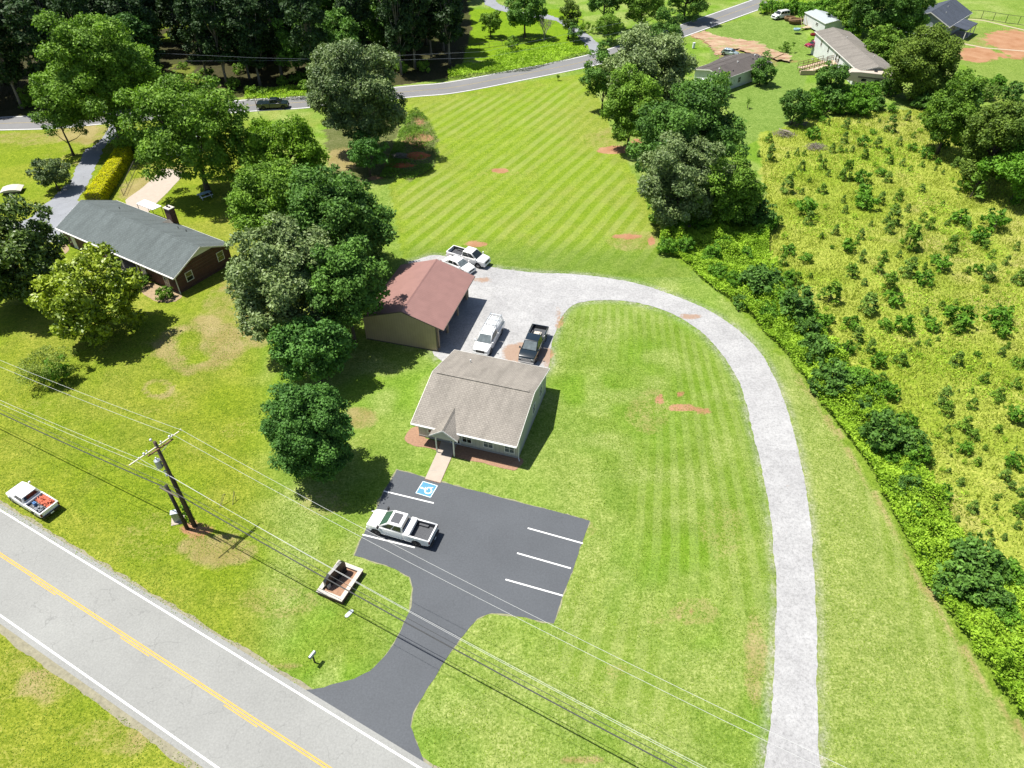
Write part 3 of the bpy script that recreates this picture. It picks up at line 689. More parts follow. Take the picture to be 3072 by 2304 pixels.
    def boxpart(s, name, bs, m):
        bm = bmesh.new()
        for b_ in bs: box(bm, *b_)
        return from_bm(name, bm, MT[m] if isinstance(m, str) else m, s.root)
# --- office
of = House('office_building', 'small greige office with tan shingle roof and little porch above the parking lot', 'building', -2.86, 52.23, -17.3, 10.52, 11.64, 2.74, 4.45, .18, 1.05, .6, 'office_siding', 'office_siding_end', 'shingle_tan', 'white_trim')
r1 = lambda a, b: (1200+a*500/2074, 1020+b*500/2074)
for a, b in ((832, 1230), (1098, 1293), (1362, 1356)): 
    x, y = r1(a, b); of.wpx('f', x, y, x, y, 1.05, 1.05, glass='glass_grey' if a > 900 else 'glass_dark')
x, y = r1(390, 1115); of.wpx('f', x, y, x, y, .8, 1.0)
for a, b in ((1748, 640), (1665, 855)):
    x, y = r1(a, b); of.wpx('r', x, y, x, y, 1.0, 1.15)
# skirting
of.boxpart('foundation', [(of.u0-.03, of.u1+.03, of.v0-.03, of.v0-.001, 0, .22), (of.u1+.001, of.u1+.03, of.v0-.03, of.v1, 0, .22)], 'concrete_grey')
of.boxpart('gutter', [(-of.L/2, of.L/2, -of.D/2-.14, -of.D/2-.052, of.ze-.18, of.ze-.07)], 'white_trim')
bm = bmesh.new(); tube(bm, [(of.u1-.1, -of.D/2-.09, of.ze-.15), (of.u1+.09, of.v0-.1, of.ze-.5), (of.u1+.09, of.v0-.1, .15), (of.u1+.25, of.v0-.35, .06)], .045, 8); from_bm('downspout', bm, MT['white_trim'], of.root)
of.vent(-2.6, 3.6)
of.boxpart('ridge_vent', [(-of.L/2+.5, of.L/2-.5, -.17, .17, of.zr-.03, of.zr+.055)], 'shingle_tan')
# porch: ridge from (545,1130) to (700,850), eaves (385,1165) and (712,1240)
def local(hs, p):
    W = Matrix.Translation((hs.cx, hs.cy, hs.z0)) @ Matrix.Rotation(hs.az, 4, 'Z'); return W.inverted() @ p
pe0, pe1 = local(of, G(*r1(378, 1165), 2.45)), local(of, G(*r1(718, 1243), 2.45))
pcu = (pe0.x+pe1.x)/2; phw = (pe1.x-pe0.x)/2+.06; pz = 2.45
prz = min((abs((of.zr-abs(local(of, G(*r1(700, 850), z)).y)*of.k)-z), z) for z in np.arange(2.7, 4.3, .02))[1]
pv = local(of, G(*r1(545, 1132), prz)).y
def porch():
    bm = bmesh.new(); k = of.k; t = .13
    vr = -(of.zr-prz)/k+.03; ve = -of.D/2; xe = phw*(prz-of.ze)/(prz-pz)
    for s_ in (-1, 1):
        P = [(pcu, pv, prz), (pcu, vr, prz), (pcu+s_*xe, ve+.02, of.ze+.01), (pcu+s_*phw, ve+.05, pz), (pcu+s_*phw, pv, pz)]
        a = [bm.verts.new(p) for p in P]; b = [bm.verts.new((p[0], p[1], p[2]-t)) for p in P]
        bm.faces.new(a); bm.faces.new(b[::-1])
        for i in (2, 3, 4): bm.faces.new((a[i], a[(i+1) % 5], b[(i+1) % 5], b[i]))
    q = [(-.13, prz-.07), (0, prz+.05), (.13, prz-.07)]
    a = [bm.verts.new((pcu+x, pv+.02, z)) for x, z in q]; c = [bm.verts.new((pcu+x, vr-.1, z)) for x, z in q]
    for i in range(2): bm.faces.new((a[i], a[i+1], c[i+1], c[i]))
    bm.faces.new(a)
    pr = from_bm('porch_roof', bm, MT['shingle_tan'], of.root)
    bm = bmesh.new()
    q = [(-phw*.86, pz-.11), (0, prz-.16), (phw*.86, pz-.11), (phw*.86, pz-.3), (-phw*.86, pz-.3)]
    a = [bm.verts.new((pcu+x, pv+.16, z)) for x, z in q]; c = [bm.verts.new((pcu+x, pv+.3, z)) for x, z in q]
    bm.faces.new(a); bm.faces.new(c)
    for i in range(5): bm.faces.new((a[i], a[(i+1) % 5], c[(i+1) % 5], c[i]))
    from_bm('porch_gable', bm, MT['wall_greige'], pr)
    bm = bmesh.new()
    for s_ in (-1, 1):
        q = [(s_*(phw+.02), pz-.02), (0, prz-.01), (0, prz-.17), (s_*(phw+.02), pz-.19)]
        a = [bm.verts.new((pcu+x, pv-.035, z)) for x, z in q]; c = [bm.verts.new((pcu+x, pv-.002, z)) for x, z in q]
        bm.faces.new(a); bm.faces.new(c)
        for i in range(4): bm.faces.new((a[i], a[(i+1) % 4], c[(i+1) % 4], c[i]))
    from_bm('fascia', bm, MT['white_trim'], pr)
    for s_ in (-1, 1):
        bm = bmesh.new(); box(bm, pcu+s_*phw*.62-.055, pcu+s_*phw*.62+.055, pv+.2, pv+.31, .05, pz-.2); from_bm('porch_post', bm, MT['white_trim'], of.root)
porch()
of.window('f', pcu-.1, pcu+.95, .12, 2.1, frame='white_trim', glass='plastic_black', mull=0, cross=0, name='door', fw=.09)
# mulch bed in front
def loc2w(hs, u, v): 
    c, s = math.cos(hs.az), math.sin(hs.az); return Vector((hs.cx+u*c-v*s, hs.cy+u*s+v*c, 0))
sheet('mulch_bed', [loc2w(of, *p) for p in catmull([(-6.3, -4.2, 0), (-6.35, -5.6, 0), (-5.2, -6.15, 0), (-3.3, -6.1, 0), (-1.4, -6.4, 0), (0, -6.45, 0), (2.2, -6.35, 0), (4.4, -6.4, 0), (5.4, -6.1, 0), (5.25, -4.6, 0), (0, -4.5, 0), (-5.0, -4.5, 0), (-5.15, 2., 0), (-5.9, 1.5, 0), (-5.85, -3, 0)], 5, True)] if False else
      [loc2w(of, p.x, p.y) for p in catmull([(-6.3, -4.2, 0), (-6.35, -5.6, 0), (-5.2, -6.15, 0), (-3.3, -6.1, 0), (-1.4, -6.4, 0), (0, -6.45, 0), (2.2, -6.35, 0), (4.4, -6.4, 0), (5.4, -6.1, 0), (5.2, -4.6, 0), (0, -4.5, 0), (-5.0, -4.5, 0), (-5.1, 2., 0), (-5.7, 1.5, 0), (-5.75, -3, 0)], 5, True)], .024, MT['mulch_pale'], rag=.15, seed=21)
# --- pole barn (open towards the gravel)
bn = House('pole_barn', 'open-sided tan metal barn with rust red metal roof beside the gravel drive', 'barn', -10.61, 68.86, 74.4, 11.25, 9.6, 3.2, 4.81, .12, .9, .08, 'barn_wall_side', 'barn_wall', 'barn_roof', 'rail_dark', th=.07, open_front=True)
for i, u in enumerate((-4.9, -2.0, 1.6, 5.0)):
    bn.boxpart('post', [(u-.09, u+.09, bn.v0-.02, bn.v0+.16, 0, bn.top(bn.v0)-.05)], 'wood_pale')
bn.boxpart('header_beam', [(bn.u0+.1, bn.u1-.1, bn.v0+.03, bn.v0+.12, bn.top(bn.v0)-.34, bn.top(bn.v0)-.06)], 'wood_brown')
bn.boxpart('corner_trim', [(bn.u0-.085, bn.u0+.0, bn.v0-.08, bn.v0+.06, 0, bn.top(bn.v0)-.02)], 'rail_dark')
bn.boxpart('corner_trim', [(bn.u0-.085, bn.u0+.0, bn.v1-.02, bn.v1+.08, 0, bn.top(bn.v1)-.05)], 'barn_wall')
bn.boxpart('base_trim', [(bn.u0-.08, bn.u0-.062, bn.v0+.08, bn.v1-.03, 0, .12)], 'rail_dark')
sheet('barn_floor', [loc2w(bn, u, v) for u, v in ((bn.u0+.05, bn.v0-1), (bn.u1, bn.v0-1), (bn.u1, bn.v1), (bn.u0+.05, bn.v1))], .012, MT['gravel'])
# --- brick ranch house, recessed porch between two front blocks
bk = House('brick_house', 'long brick ranch house with grey shingle roof, chimney and front porch', 'house', -49.0, 83.7, -31.4, 23.9, 9.35, 2.58, 4.65, .38, .40, .5, 'brick', 'brick', 'shingle_grey', 'white_trim')
bk.wall.data.clear_geometry() if False else None
def brick_walls():
    # front wall set back behind the porch between u=-2.6 and 4.1
    me = bk.wall.data; me.clear_geometry(); u0, u1, v0, v1, tp = bk.u0, bk.u1, bk.v0, bk.v1, bk.top; a, b, vb = -2.6, 4.1, bk.v0+2.1
    V = []; Fc = []
    def F_(*p): Fc.append(tuple(range(len(V), len(V)+len(p)))); V.extend(p)
    for u in (u0, u1): F_((u, v0, 0), (u, v1, 0), (u, v1, tp(v1)), (u, 0, tp(0)), (u, v0, tp(v0)))
    F_((u0, v1, 0), (u1, v1, 0), (u1, v1, tp(v1)), (u0, v1, tp(v1)))
    F_((u0, v0, 0), (a, v0, 0), (a, v0, tp(v0)), (u0, v0, tp(v0))); F_((b, v0, 0), (u1, v0, 0), (u1, v0, tp(v0)), (b, v0, tp(v0)))
    F_((a, v0, 0), (a, vb, 0), (a, vb, tp(vb)), (a, v0, tp(v0))); F_((b, v0, 0), (b, vb, 0), (b, vb, tp(vb)), (b, v0, tp(v0)))
    F_((a, vb, 0), (b, vb, 0), (b, vb, tp(vb)), (a, vb, tp(vb)))
    me.from_pydata(V, [], Fc); me.update()
brick_walls()
bk.boxpart('porch_floor', [(-2.6, 4.1, bk.v0-1.1, bk.v0+2.1, 0, .14)], 'concrete')
for u in (-2.5, .8, 4.0): bk.boxpart('porch_post', [(u-.06, u+.06, bk.v0-.08, bk.v0+.04, .14, bk.top(bk.v0)-.02)], 'white_trim')
rb_ = lambda a, b: (a*800/2212, 560+b*800/2212)
for a, b, w_, h_ in ((1200, 715, .95, 1.75), (1390, 800, .95, 1.75), (620, 465, .9, 1.75)):
    x, y = rb_(a, b); bk.wpx('f', x, y, x, y, w_, h_, glass='glass_grey' if a > 700 else 'white_trim')
for a, b in ((1570, 740), (1828, 575)):
    x, y = rb_(a, b); bk.wpx('r', x, y, x, y, 1.05, 1.3, mull=0)
bk.boxpart('downspout', [(bk.u1+.0, bk.u1+.09, bk.v0-.09, bk.v0, 0, bk.ze-.2)], 'white_trim')
bk.boxpart('gutter', [(-bk.L/2, bk.L/2, -bk.D/2-.15, -bk.D/2-.05, bk.ze-.16, bk.ze-.05)], 'white_trim')
def gable_white():
    bm = bmesh.new(); zb = bk.top(bk.v0)+.05; z1 = bk.top(0)+.0; u = bk.u1
    dv = (bk.zr-.2-zb-.4)/bk.k
    q = [(-2.0, bk.top(2.0)-.0), (0, z1), (2.0, bk.top(2.0)), (0, bk.top(2.0)-.03)]
    q = [(-2.2, bk.top(2.2)), (0, z1), (2.2, bk.top(2.2))]
    a = [bm.verts.new((u+.02, y, z)) for y, z in q]; c = [bm.verts.new((u+.05, y, z)) for y, z in q]
    bm.faces.new(a); bm.faces.new(c)
    for i in range(3): bm.faces.new((a[i], a[(i+1) % 3], c[(i+1) % 3], c[i]))
    from_bm('gable_vent_panel', bm, MT['white_trim'], bk.root)
gable_white()
for a, b in ((995, 188), (1473, 326), (1540, 353)):
    p = local(bk, G(*rb_(a, b), 3.6)); bk.vent(p.x, p.y, .28, .05, 'plastic_black')
cp = local(bk, G(*rb_(1435, 270), 2.9))
def chimney():
    bm = bmesh.new(); v = bk.D/2-.15; u = cp.x+.2
    box(bm, u-.55, u+.55, v-.3, v+.55, 0, 4.7); c = from_bm('chimney', bm, MT['brick'], bk.root)
    bm = bmesh.new(); box(bm, u-.62, u+.62, v-.37, v+.62, 4.7, 4.82); from_bm('chimney_cap', bm, MT['stone_white'], c)
    bm = bmesh.new(); cyl(bm, (u-.22, v+.12, 4.82), (u-.22, v+.12, 5.0), .14, 12); cyl(bm, (u+.2, v+.12, 4.82), (u+.2, v+.12, 4.95), .13, 12); from_bm('flue_pot', bm, MT['plastic_black'], c)
    bm = bmesh.new(); zz = bk.ze+.02
    a = [bm.verts.new(p) for p in ((u-.7, v-.32, bk.zr-(v-.32)*bk.k+.01), (u+.7, v-.32, bk.zr-(v-.32)*bk.k+.01), (u, v-.31, bk.zr-(v-.3)*bk.k+.5), (u, v-1.5, bk.zr-(v-1.5)*bk.k+.02))]
    for q in ((0, 1, 2), (0, 2, 3), (1, 3, 2), (0, 3, 1)): bm.faces.new([a[i] for i in q])
    from_bm('chimney_cricket', bm, MT['shingle_taupe'], c)
chimney()
def patio_table(p, rz):
    t = thing('patio_set', 'white framed patio chair on the brick house porch', 'chair', p, rz)
    bm = bmesh.new()
    bm.free()
    for x in (-.3, .3):
        for y in (-.3, .3): bm = bmesh.new(); cyl(bm, (x, y, 0), (x, y, .42), .025, 6); from_bm('leg', bm, MT['white_trim'], t)
    bm = bmesh.new(); box(bm, -.33, .33, -.33, .33, .42, .47); from_bm('seat', bm, MT['plastic_black'], t)
    bm = bmesh.new(); tube(bm, [(-.3, .3, .45), (-.3, .42, 1.), (.3, .42, 1.), (.3, .3, .45)], .03, 6); from_bm('backrest', bm, MT['white_trim'], t)
pp = loc2w(bk, 2.3, bk.v0+.9); pp.z = .14; patio_table(pp, bk.az)
sheet('mulch_bed', [G(x*.36166, 560+y*.36166) for x, y in ((1130, 830), (1200, 780), (1500, 880), (1510, 915), (1460, 955), (1380, 968), (1290, 950), (1200, 900))], .02, M('mulch_tan', (.26, .19, .11), .95, var=.25, scale=3), rag=.25, seed=5)
sheet('mulch_bed', [G(x*.36166, 560+y*.36166) for x, y in ((525, 480), (560, 470), (575, 520), (540, 560), (515, 520))], .02, MT['mulch_tan'], rag=.25, seed=6)
# --- double-wide home
ml = House('mobile_home', 'long white double-wide mobile home with tan roof and wooden ramp', 'mobile home', 73.44, 162.15, 89.6, 27.68, 7.9, 3.2, 4.12, .25, .25, .25, 'white_siding', 'grey_siding', 'shingle_taupe', 'white_trim', base=-1.6)
r4 = lambda a, b: (2400+a*.3152, b*.3152)
for a, b in ((207, 408), (272, 470), (346, 545), (371, 560), (475, 665), (515, 705)):
    x, y = r4(a, b); ml.wpx('b', x, y, x, y, .85, 1.5, glass='glass_dark', mull=0, cross=1)
x, y = r4(318, 520); ml.wpx('b', x, y, x, y, .95, 2.0, glass='white_trim', mull=0, cross=0, name='door')
for a, b in ((440, 378), (703, 541)):
    p = local(ml, G(*r4(a, b), 3.7)); ml.vent(p.x, p.y, .3, .08)
def ramp_():
    t = thing('wheelchair_ramp', 'pale wooden wheelchair ramp with railings in front of the white mobile home', 'ramp', (0, 0, 0))
    a, b, c, d = G(*r4(10, 700)), G(*r4(120, 695)), G(*r4(250, 615), .9), G(*r4(300, 580), 1.2)
    e = G(*r4(0, 640), .2); bm = bmesh.new()
    def deck(p, q, w, z0, z1):
        dr = (q-p); dr.z = 0; dr.normalize(); nn = Vector((-dr.y, dr.x, 0))*w/2
        A = [bm.verts.new(v) for v in (Vector((p.x, p.y, z0))+nn, Vector((p.x, p.y, z0))-nn, Vector((q.x, q.y, z1))-nn, Vector((q.x, q.y, z1))+nn)]
        B = [bm.verts.new(v.co-Vector((0, 0, .15))) for v in A]
        bm.faces.new(A); bm.faces.new(B)
        for i in range(4): bm.faces.new((A[i], A[(i+1) % 4], B[(i+1) % 4], B[i]))
        return nn
    P = [(a, Vector((c.x, c.y, 0)), 1.3, .3, .85), (Vector((a.x+.3, a.y+2.2, 0)), Vector((c.x+.3, c.y+2, 0)), 1.3, .5, 1.0), (Vector((c.x+1, c.y+.6, 0)), Vector((c.x+2.6, c.y+1.2, 0)), 2.6, 1.1, 1.12)]
    rl = bmesh.new()
    for p, q, w_, z0, z1 in P:
        nn = deck(p, q, w_, z0, z1)
        for s_ in (-1, 1):
            p0, q0 = Vector((p.x, p.y, z0))+nn*s_, Vector((q.x, q.y, z1))+nn*s_
            for h in (.5, .95): cyl(rl, p0+Vector((0, 0, h)), q0+Vector((0, 0, h)), .05, 6)
            for k in range(6): r_ = p0.lerp(q0, k/5); cyl(rl, Vector((r_.x, r_.y, 0)), r_+Vector((0, 0, .98)), .05, 6)
    from_bm('deck', bm, MT['wood_pale'], t); from_bm('railing', rl, MT['wood_brown'], t)
    bm = bmesh.new(); box(bm, a.x-.5, a.x+2.6, a.y-.9, a.y-.7, 0, .9); from_bm('skirt_board', bm, MT['wood_pale'], t)
ramp_()
# --- older single-wide behind the hedge trees
sw = House('mobile_home', 'old pale single-wide home with brown roof half hidden by ivy and trees', 'mobile home', 45.55, 153.11, 40.3, 15.9, 7.9, 2.8, 3.6, .3, .3, .3, 'white_siding', 'white_siding', 'shingle_brown', 'white_trim')
r8 = lambda a, b: (2080+a*.2364, 120+b*.2364)
for a, b in ((328, 375), (560, 288), (778, 207)):
    p = local(sw, G(*r8(a, b), 3.4)); sw.vent(p.x, p.y, .25, .14)
for a, b in ((508, 380), (755, 247), (825, 222)):
    p = local(sw, G(*r8(a, b), 3.3)); sw.vent(p.x, p.y, .2, .1, 'plastic_black')
sw.window('f', 1.5, 2.8, .8, 2.0); sw.window('f', -3, -2, .8, 2.0); sw.window('f', 4.2, 5.2, .3, 2.2, name='door', glass='glass_dark', mull=0, cross=0)
def lean_to():
    bm = bmesh.new()
    a, b, c, d = local(sw, G(*r8(105, 345), 2.5)), local(sw, G(*r8(395, 200), 2.4)), local(sw, G(*r8(590, 172), 2.7)), local(sw, G(*r8(700, 180), 3.1))
    e = local(sw, G(*r8(240, 360), 3.3))
    P = [a, b, c, Vector((3.8, 2.2, 3.2)), Vector((-7.6, 2.2, 3.2))]
    top = [bm.verts.new(p) for p in P]; lo = [bm.verts.new(Vector(p)-Vector((0, 0, .15))) for p in P]
    bm.faces.new(top); bm.faces.new(lo)
    for i in range(5): bm.faces.new((top[i], top[(i+1) % 5], lo[(i+1) % 5], lo[i]))
    from_bm('porch_roof', bm, MT['shingle_brown'], sw.root)
    for p in (a, b, c): sw.boxpart('porch_post', [(p.x+.2, p.x+.3, p.y-.4, p.y-.3, 0, p.z-.2)], 'white_trim')
lean_to()
# --- slate roofed house, top right
gh = House('suburban_house', 'pale grey house with slate blue shingle roof in the top right corner', 'house', 104.8, 190.5, 47.7, 17.1, 10.4, 2.9, 5.3, .35, .4, .4, 'grey_siding', 'grey_siding', 'shingle_slate', 'white_trim')
rg = lambda a, b: (2700+a*.294, b*.294)
def wing():
    bm = bmesh.new(); d = gh.D/2
    P = [(-6.3, -d+.0, 2.86), (1.8, -d, 2.86), (1.8, -d-3.4, 2.35), (-6.3, -d-3.4, 2.35)]
    a = [bm.verts.new(p) for p in P]; b = [bm.verts.new((p[0], p[1], p[2]-.15)) for p in P]
    bm.faces.new(a); bm.faces.new(b)
    for i in range(4): bm.faces.new((a[i], a[(i+1) % 4], b[(i+1) % 4], b[i]))
    from_bm('porch_roof', bm, MT['shingle_slate'], gh.root)
    gh.boxpart('porch_floor', [(-6.2, 1.7, -d-3.2, gh.v0, 0, .15)], 'concrete')
    for u in (-6.1, -2.2, 1.6): gh.boxpart('porch_post', [(u-.08, u+.08, -d-3.3, -d-3.14, .15, 2.25)], 'white_trim')
    bm = bmesh.new(); z0, z1 = 2.9, 5.0
    P = [(1, d-1, z0+.1), (9, d-1, z0+.1), (9, d+5, z0), (1, d+5, z0)]
    # cross wing with its own gable
    q = [(-8.6, z0), (-5.4, 4.7), (-2.2, z0)]
    A = [bm.verts.new((u, 0.6, z)) for u, z in q]; B = [bm.verts.new((u, d+4, z)) for u, z in q]
    A2 = [bm.verts.new((u, 0.6, z-.15)) for u, z in q]; B2 = [bm.verts.new((u, d+4, z-.15)) for u, z in q]
    for i in range(2):
        bm.faces.new((A[i], A[i+1], B[i+1], B[i])); bm.faces.new((A2[i], A2[i+1], B2[i+1], B2[i])); bm.faces.new((B[i], B[i+1], B2[i+1], B2[i]))
    from_bm('wing_roof', bm, MT['shingle_slate'], gh.root)
    bm = bmesh.new(); box(bm, -8.2, -2.6, gh.v1, d+3.6, 0, z0-.1); from_bm('wing_wall', bm, MT['grey_siding'], gh.root)
wing()
gh.window('f', -3, -1.6, .9, 2.1); gh.window('r', -1, .4, 1.0, 2.4); gh.vent(-3, -2, .3); gh.vent(1, -1, .3)
gh.window('l', -3.5, .6, 0.05, 2.3, glass='white_trim', mull=0, cross=3, name='garage_door')
# --- small sheds
def shed(name, label, cat, p, rz, L, D, ze, zr, wall, roof, **k):
    return House(name, label, cat, p.x, p.y, math.degrees(rz), L, D, ze, zr, .15, .15, .15, wall, wall, roof, 'white_trim', th=.08, **k)
rs = lambda a, b: (2280+a*.2207, b*.2207)
pa, pb = G(*rs(655, 395)), G(*rs(765, 455)); dr = (pb-pa); 
s1 = shed('storage_shed', 'white shed with pale metal roof at the far end of the mobile home', 'shed', (pa+pb)/2+Vector((3.4, 2.6, 0)), math.radians(100), 10.5, 5.6, 2.5, 3.1, 'white_siding', 'pale_roof')
s1.window('b', -2, -.8, 1, 1.8)
pg = G(530*1.0, 436*1.0)
s2 = shed('garage', 'small garage with pale roof hidden beneath the spreading yard tree', 'garage', G(545, 440), math.radians(-60), 7.5, 6, 2.4, 3.3, 'white_siding', 'pale_roof')
# patio awning behind the brick house
def awning():
    t = thing('patio_awning', 'small white flat awning behind the brick house', 'awning', (0, 0, 0))
    c = [G(x*.36166, 560+y*.36166, 2.2) for x, y in ((1130, 140), (1200, 105), (1340, 160), (1265, 192))]
    bm = bmesh.new(); a = [bm.verts.new(p) for p in c]; b = [bm.verts.new(p-Vector((0, 0, .08))) for p in c]
    bm.faces.new(a); bm.faces.new(b)
    for i in range(4): bm.faces.new((a[i], a[(i+1) % 4], b[(i+1) % 4], b[i]))
    from_bm('canopy', bm, MT['plastic_white'], t)
    for p in c:
        bm = bmesh.new(); q = p.lerp(sum(c, Vector())/4, .06); cyl(bm, (q.x, q.y, 0), (q.x, q.y, 2.14), .04, 8); from_bm('post', bm, MT['plastic_black'], t)
awning()
# ------------------------------------------------------------------ vehicles
def prism(bm, prof, y0, y1, bev=0.0, fy=None, seg=2):
    A = [bm.verts.new((x, y0, z)) for x, z in prof]; B = [bm.verts.new((x, y1, z)) for x, z in prof]; n = len(prof)
    fs = [bm.faces.new(A), bm.faces.new(B[::-1])]; side = []
    for i in range(n): side.append(bm.faces.new((A[i], B[i], B[(i+1) % n], A[(i+1) % n])))
    if bev:
        es = [e for f in fs for e in f.edges]
        bmesh.ops.recalc_face_normals(bm, faces=fs+side)
        r = bmesh.ops.bevel(bm, geom=list(set(es)), offset=bev, segments=seg, profile=.6, affect='EDGES', clamp_overlap=True)
    return
def arch(xc, r, zc, n=7, z0=.0):
    """points of a wheel arch, going rearwards (decreasing x)"""
    a0 = math.asin(max(-1, min(1, (z0-zc)/r)))
    return [(xc+r*math.cos(a0+(math.pi-2*a0)*i/(n-1)), zc+r*math.sin(a0+(math.pi-2*a0)*i/(n-1))) for i in range(n)]
def wheel(root, x, y, r, s_, rim):
    bm = bmesh.new(); w_ = .13
    prof = [(r*.62, -w_), (r*.93, -w_), (r, -w_*.7), (r, w_*.7), (r*.93, w_), (r*.62, w_)]
    k = 20; rings = [[bm.verts.new((x+q*math.cos(2*math.pi*j/k), y+yy*1.0, r+q*math.sin(2*math.pi*j/k))) for j in range(k)] for q, yy in prof]
    for a, b in zip(rings, rings[1:]+rings[:1]):
        for j in range(k): bm.faces.new((a[j], a[(j+1) % k], b[(j+1) % k], b[j]))
    wh = from_bm('wheel', bm, MT['tyre'], root, True)
    bm = bmesh.new(); yo = y+s_*(w_-.035)
    cyl(bm, (x, y-s_*.05, r), (x, yo-s_*.02, r), r*.61, 20); 
    for j in range(6):
        a = j*math.pi/3; m = Matrix.Translation((x, yo, r)) @ Matrix.Rotation(a, 4, 'Y'); box(bm, 0, r*.58, -.02, .02, -.045, .045, m)
    cyl(bm, (x, yo-s_*.03, r), (x, yo+s_*.03, r), r*.18, 10)
    from_bm('rim', bm, MT[rim], wh)
def pane(bm, c, e0, e1, f0, f1, off):
    """panel on quad c (bl, br, tr, tl) inset, lifted along the normal"""
    c = [Vector(p) for p in c]; P = lambda a, b: (c[0]*(1-a)+c[1]*a)*(1-b)+(c[3]*(1-a)+c[2]*a)*b
    nn = (c[1]-c[0]).cross(c[3]-c[0]).normalized()
    q = [P(e0, f0), P(e1, f0), P(e1, f1), P(e0, f1)]
    a = [bm.verts.new(p+nn*off) for p in q]; b = [bm.verts.new(p-nn*.01) for p in q]
    bm.faces.new(a)
    for i in range(4): bm.faces.new((a[i], a[(i+1) % 4], b[(i+1) % 4], b[i]))
def vehicle(name, label, cat, fw, rw, side, kind='crew', paint='white_paint', zoom=None, rim='rim_silver', opts=(), group=None, wb=None, lights='lamp_clear', scale=None):
    """fw, rw: photo points where the visible front and rear wheels touch the ground; side +1 = its left side is seen"""
    a, b = fw, rw; d = a-b; meas = d.length; d.normalize(); left = Vector((-d.y, d.x, 0))
    truck = kind in ('crew', 'ext', 'van_top')
    SP = {  # wheelbase, front overhang, rear overhang, width, belt, roof, cab rear x, roof front x, windshield base x, hood z
        'crew': (3.75, .95, 1.2, 1.98, 1.22, 1.88, -.62, .72, 1.68, 1.18), 'ext': (3.35, .85, 1.15, 1.86, 1.08, 1.62, -.42, .62, 1.45, 1.04),
        'suv': (2.8, .85, .95, 1.85, 1.05, 1.72, -2.1, .55, 1.15, 1.0), 'sedan': (2.7, .9, 1.0, 1.8, .93, 1.42, -1.55, .25, 1.1, .88), 'hatch': (2.65, .85, .75, 1.8, .98, 1.5, -1.75, .35, 1.15, .92)}[kind]
    WB, FO, RO, W, BT, RF, CR_, RX, WX, HZ = SP; sc = max(.88, min(1.12, meas/WB)) if scale is None else scale
    c = (a+b)/2 - left*side*(W/2-.12)*sc
    root = thing(name, label, cat, (c.x, c.y, .02), math.atan2(d.y, d.x), group); root.scale = (sc, sc, sc)
    hw = W/2; r = .40 if truck else .33; ra = r+.07; xf, xr = WB/2, -WB/2; X1, X0 = xf+FO, xr-RO; zs = .42 if truck else .28
    pm = MT[paint]
    low = []
    bottom = lambda: [(X0+.02, zs+.1), (xr-ra-.02, zs)] 
    af = arch(xf, ra, r, z0=zs); ar = arch(xr, ra, r, z0=zs)
    bm = bmesh.new()
    if truck:
        fz = BT-.01
        prof = [(CR_-.02, zs)]+[(CR_-.02, fz), (WX, BT), (WX+.25, HZ), (X1-.22, HZ-.06), (X1-.05, HZ-.18), (X1, .62), (X1-.04, .42)]+af
        prism(bm, prof, -hw, hw, .07, seg=3)
        for v in bm.verts:
            if v.co.x > X1-.9: v.co.y *= 1-.16*((v.co.x-(X1-.9))/.9)**2
            if v.co.z > .9: v.co.y *= 1-.05*(v.co.z-.9)/.3
        bz = BT-.02; bx1 = CR_-.06
        sp = [(bx1, zs+.05), (bx1, bz), (X0+.06, bz), (X0+.06, .62), (X0+.1, zs+.12)]+ar[::-1]
        for s_ in (-1, 1): prism(bm, sp, s_*hw, s_*(hw-.13), .025, seg=2)
        box(bm, bx1-.09, bx1, -hw+.13, hw-.13, .7, bz-.01)
        from_bm('body', bm, pm, root, True)
        bm = bmesh.new(); box(bm, X0+.12, bx1-.1, -hw+.135, hw-.135, .66, .72)
        if 'liner' in opts:
            for s_ in (-1, 1): box(bm, X0+.12, bx1-.1, s_*(hw-.155)-.015, s_*(hw-.155)+.015, .72, bz-.03)
            box(bm, bx1-.13, bx1-.1, -hw+.17, hw-.17, .72, bz-.04)
        for s_ in (-1, 1): box(bm, xr-.42, xr+.42, s_*(hw-.26)-.1, s_*(hw-.26)+.1, .72, .9)
        for k in range(11): y = -.6+k*.12; box(bm, X0+.2, bx1-.15, y-.02, y+.02, .72, .733)
        from_bm('bed_liner', bm, MT['bed_grey'] if 'liner' in opts else MT['bed_grey'], root)
        bm = bmesh.new(); box(bm, X0, X0+.11, -hw+.06, hw-.06, .6, bz+.002); 
        from_bm('tailgate', bm, pm, root)
    else:
        bx = {'suv': (X0+.04, BT), 'sedan': (X0+.25, BT+.02), 'hatch': (X0+.08, BT)}[kind]
        prof = [(X0+.03, zs+.1), (X0, .55), bx, (WX, BT), (X1-.25, HZ-.08), (X1-.04, .68), (X1, .5), (X1-.08, .3)]+af+ar
        prism(bm, prof, -hw, hw, .09, seg=3)
        for v in bm.verts:
            if v.co.x > X1-.9: v.co.y *= 1-.2*((v.co.x-(X1-.9))/.9)**2
            if v.co.x < X0+.6: v.co.y *= 1-.12*((X0+.6-v.co.x)/.6)**2
            if v.co.z > .75: v.co.y *= 1-.08*(v.co.z-.75)/.3
        from_bm('body', bm, pm, root, True)
    # greenhouse
    rb_x = {'crew': CR_+.1, 'ext': CR_+.12, 'suv': X0+.32, 'sedan': -1.05, 'hatch': X0+.62}[kind]; cb_x = {'crew': CR_+.0, 'ext': CR_+.0, 'suv': X0+.08, 'sedan': -1.65, 'hatch': X0+.15}[kind]
    yb, yr = hw*.93, hw*.74
    base = [(cb_x, -yb, BT-.04), (WX+.02, -yb*.96, BT-.04), (WX+.02, yb*.96, BT-.04), (cb_x, yb, BT-.04)]
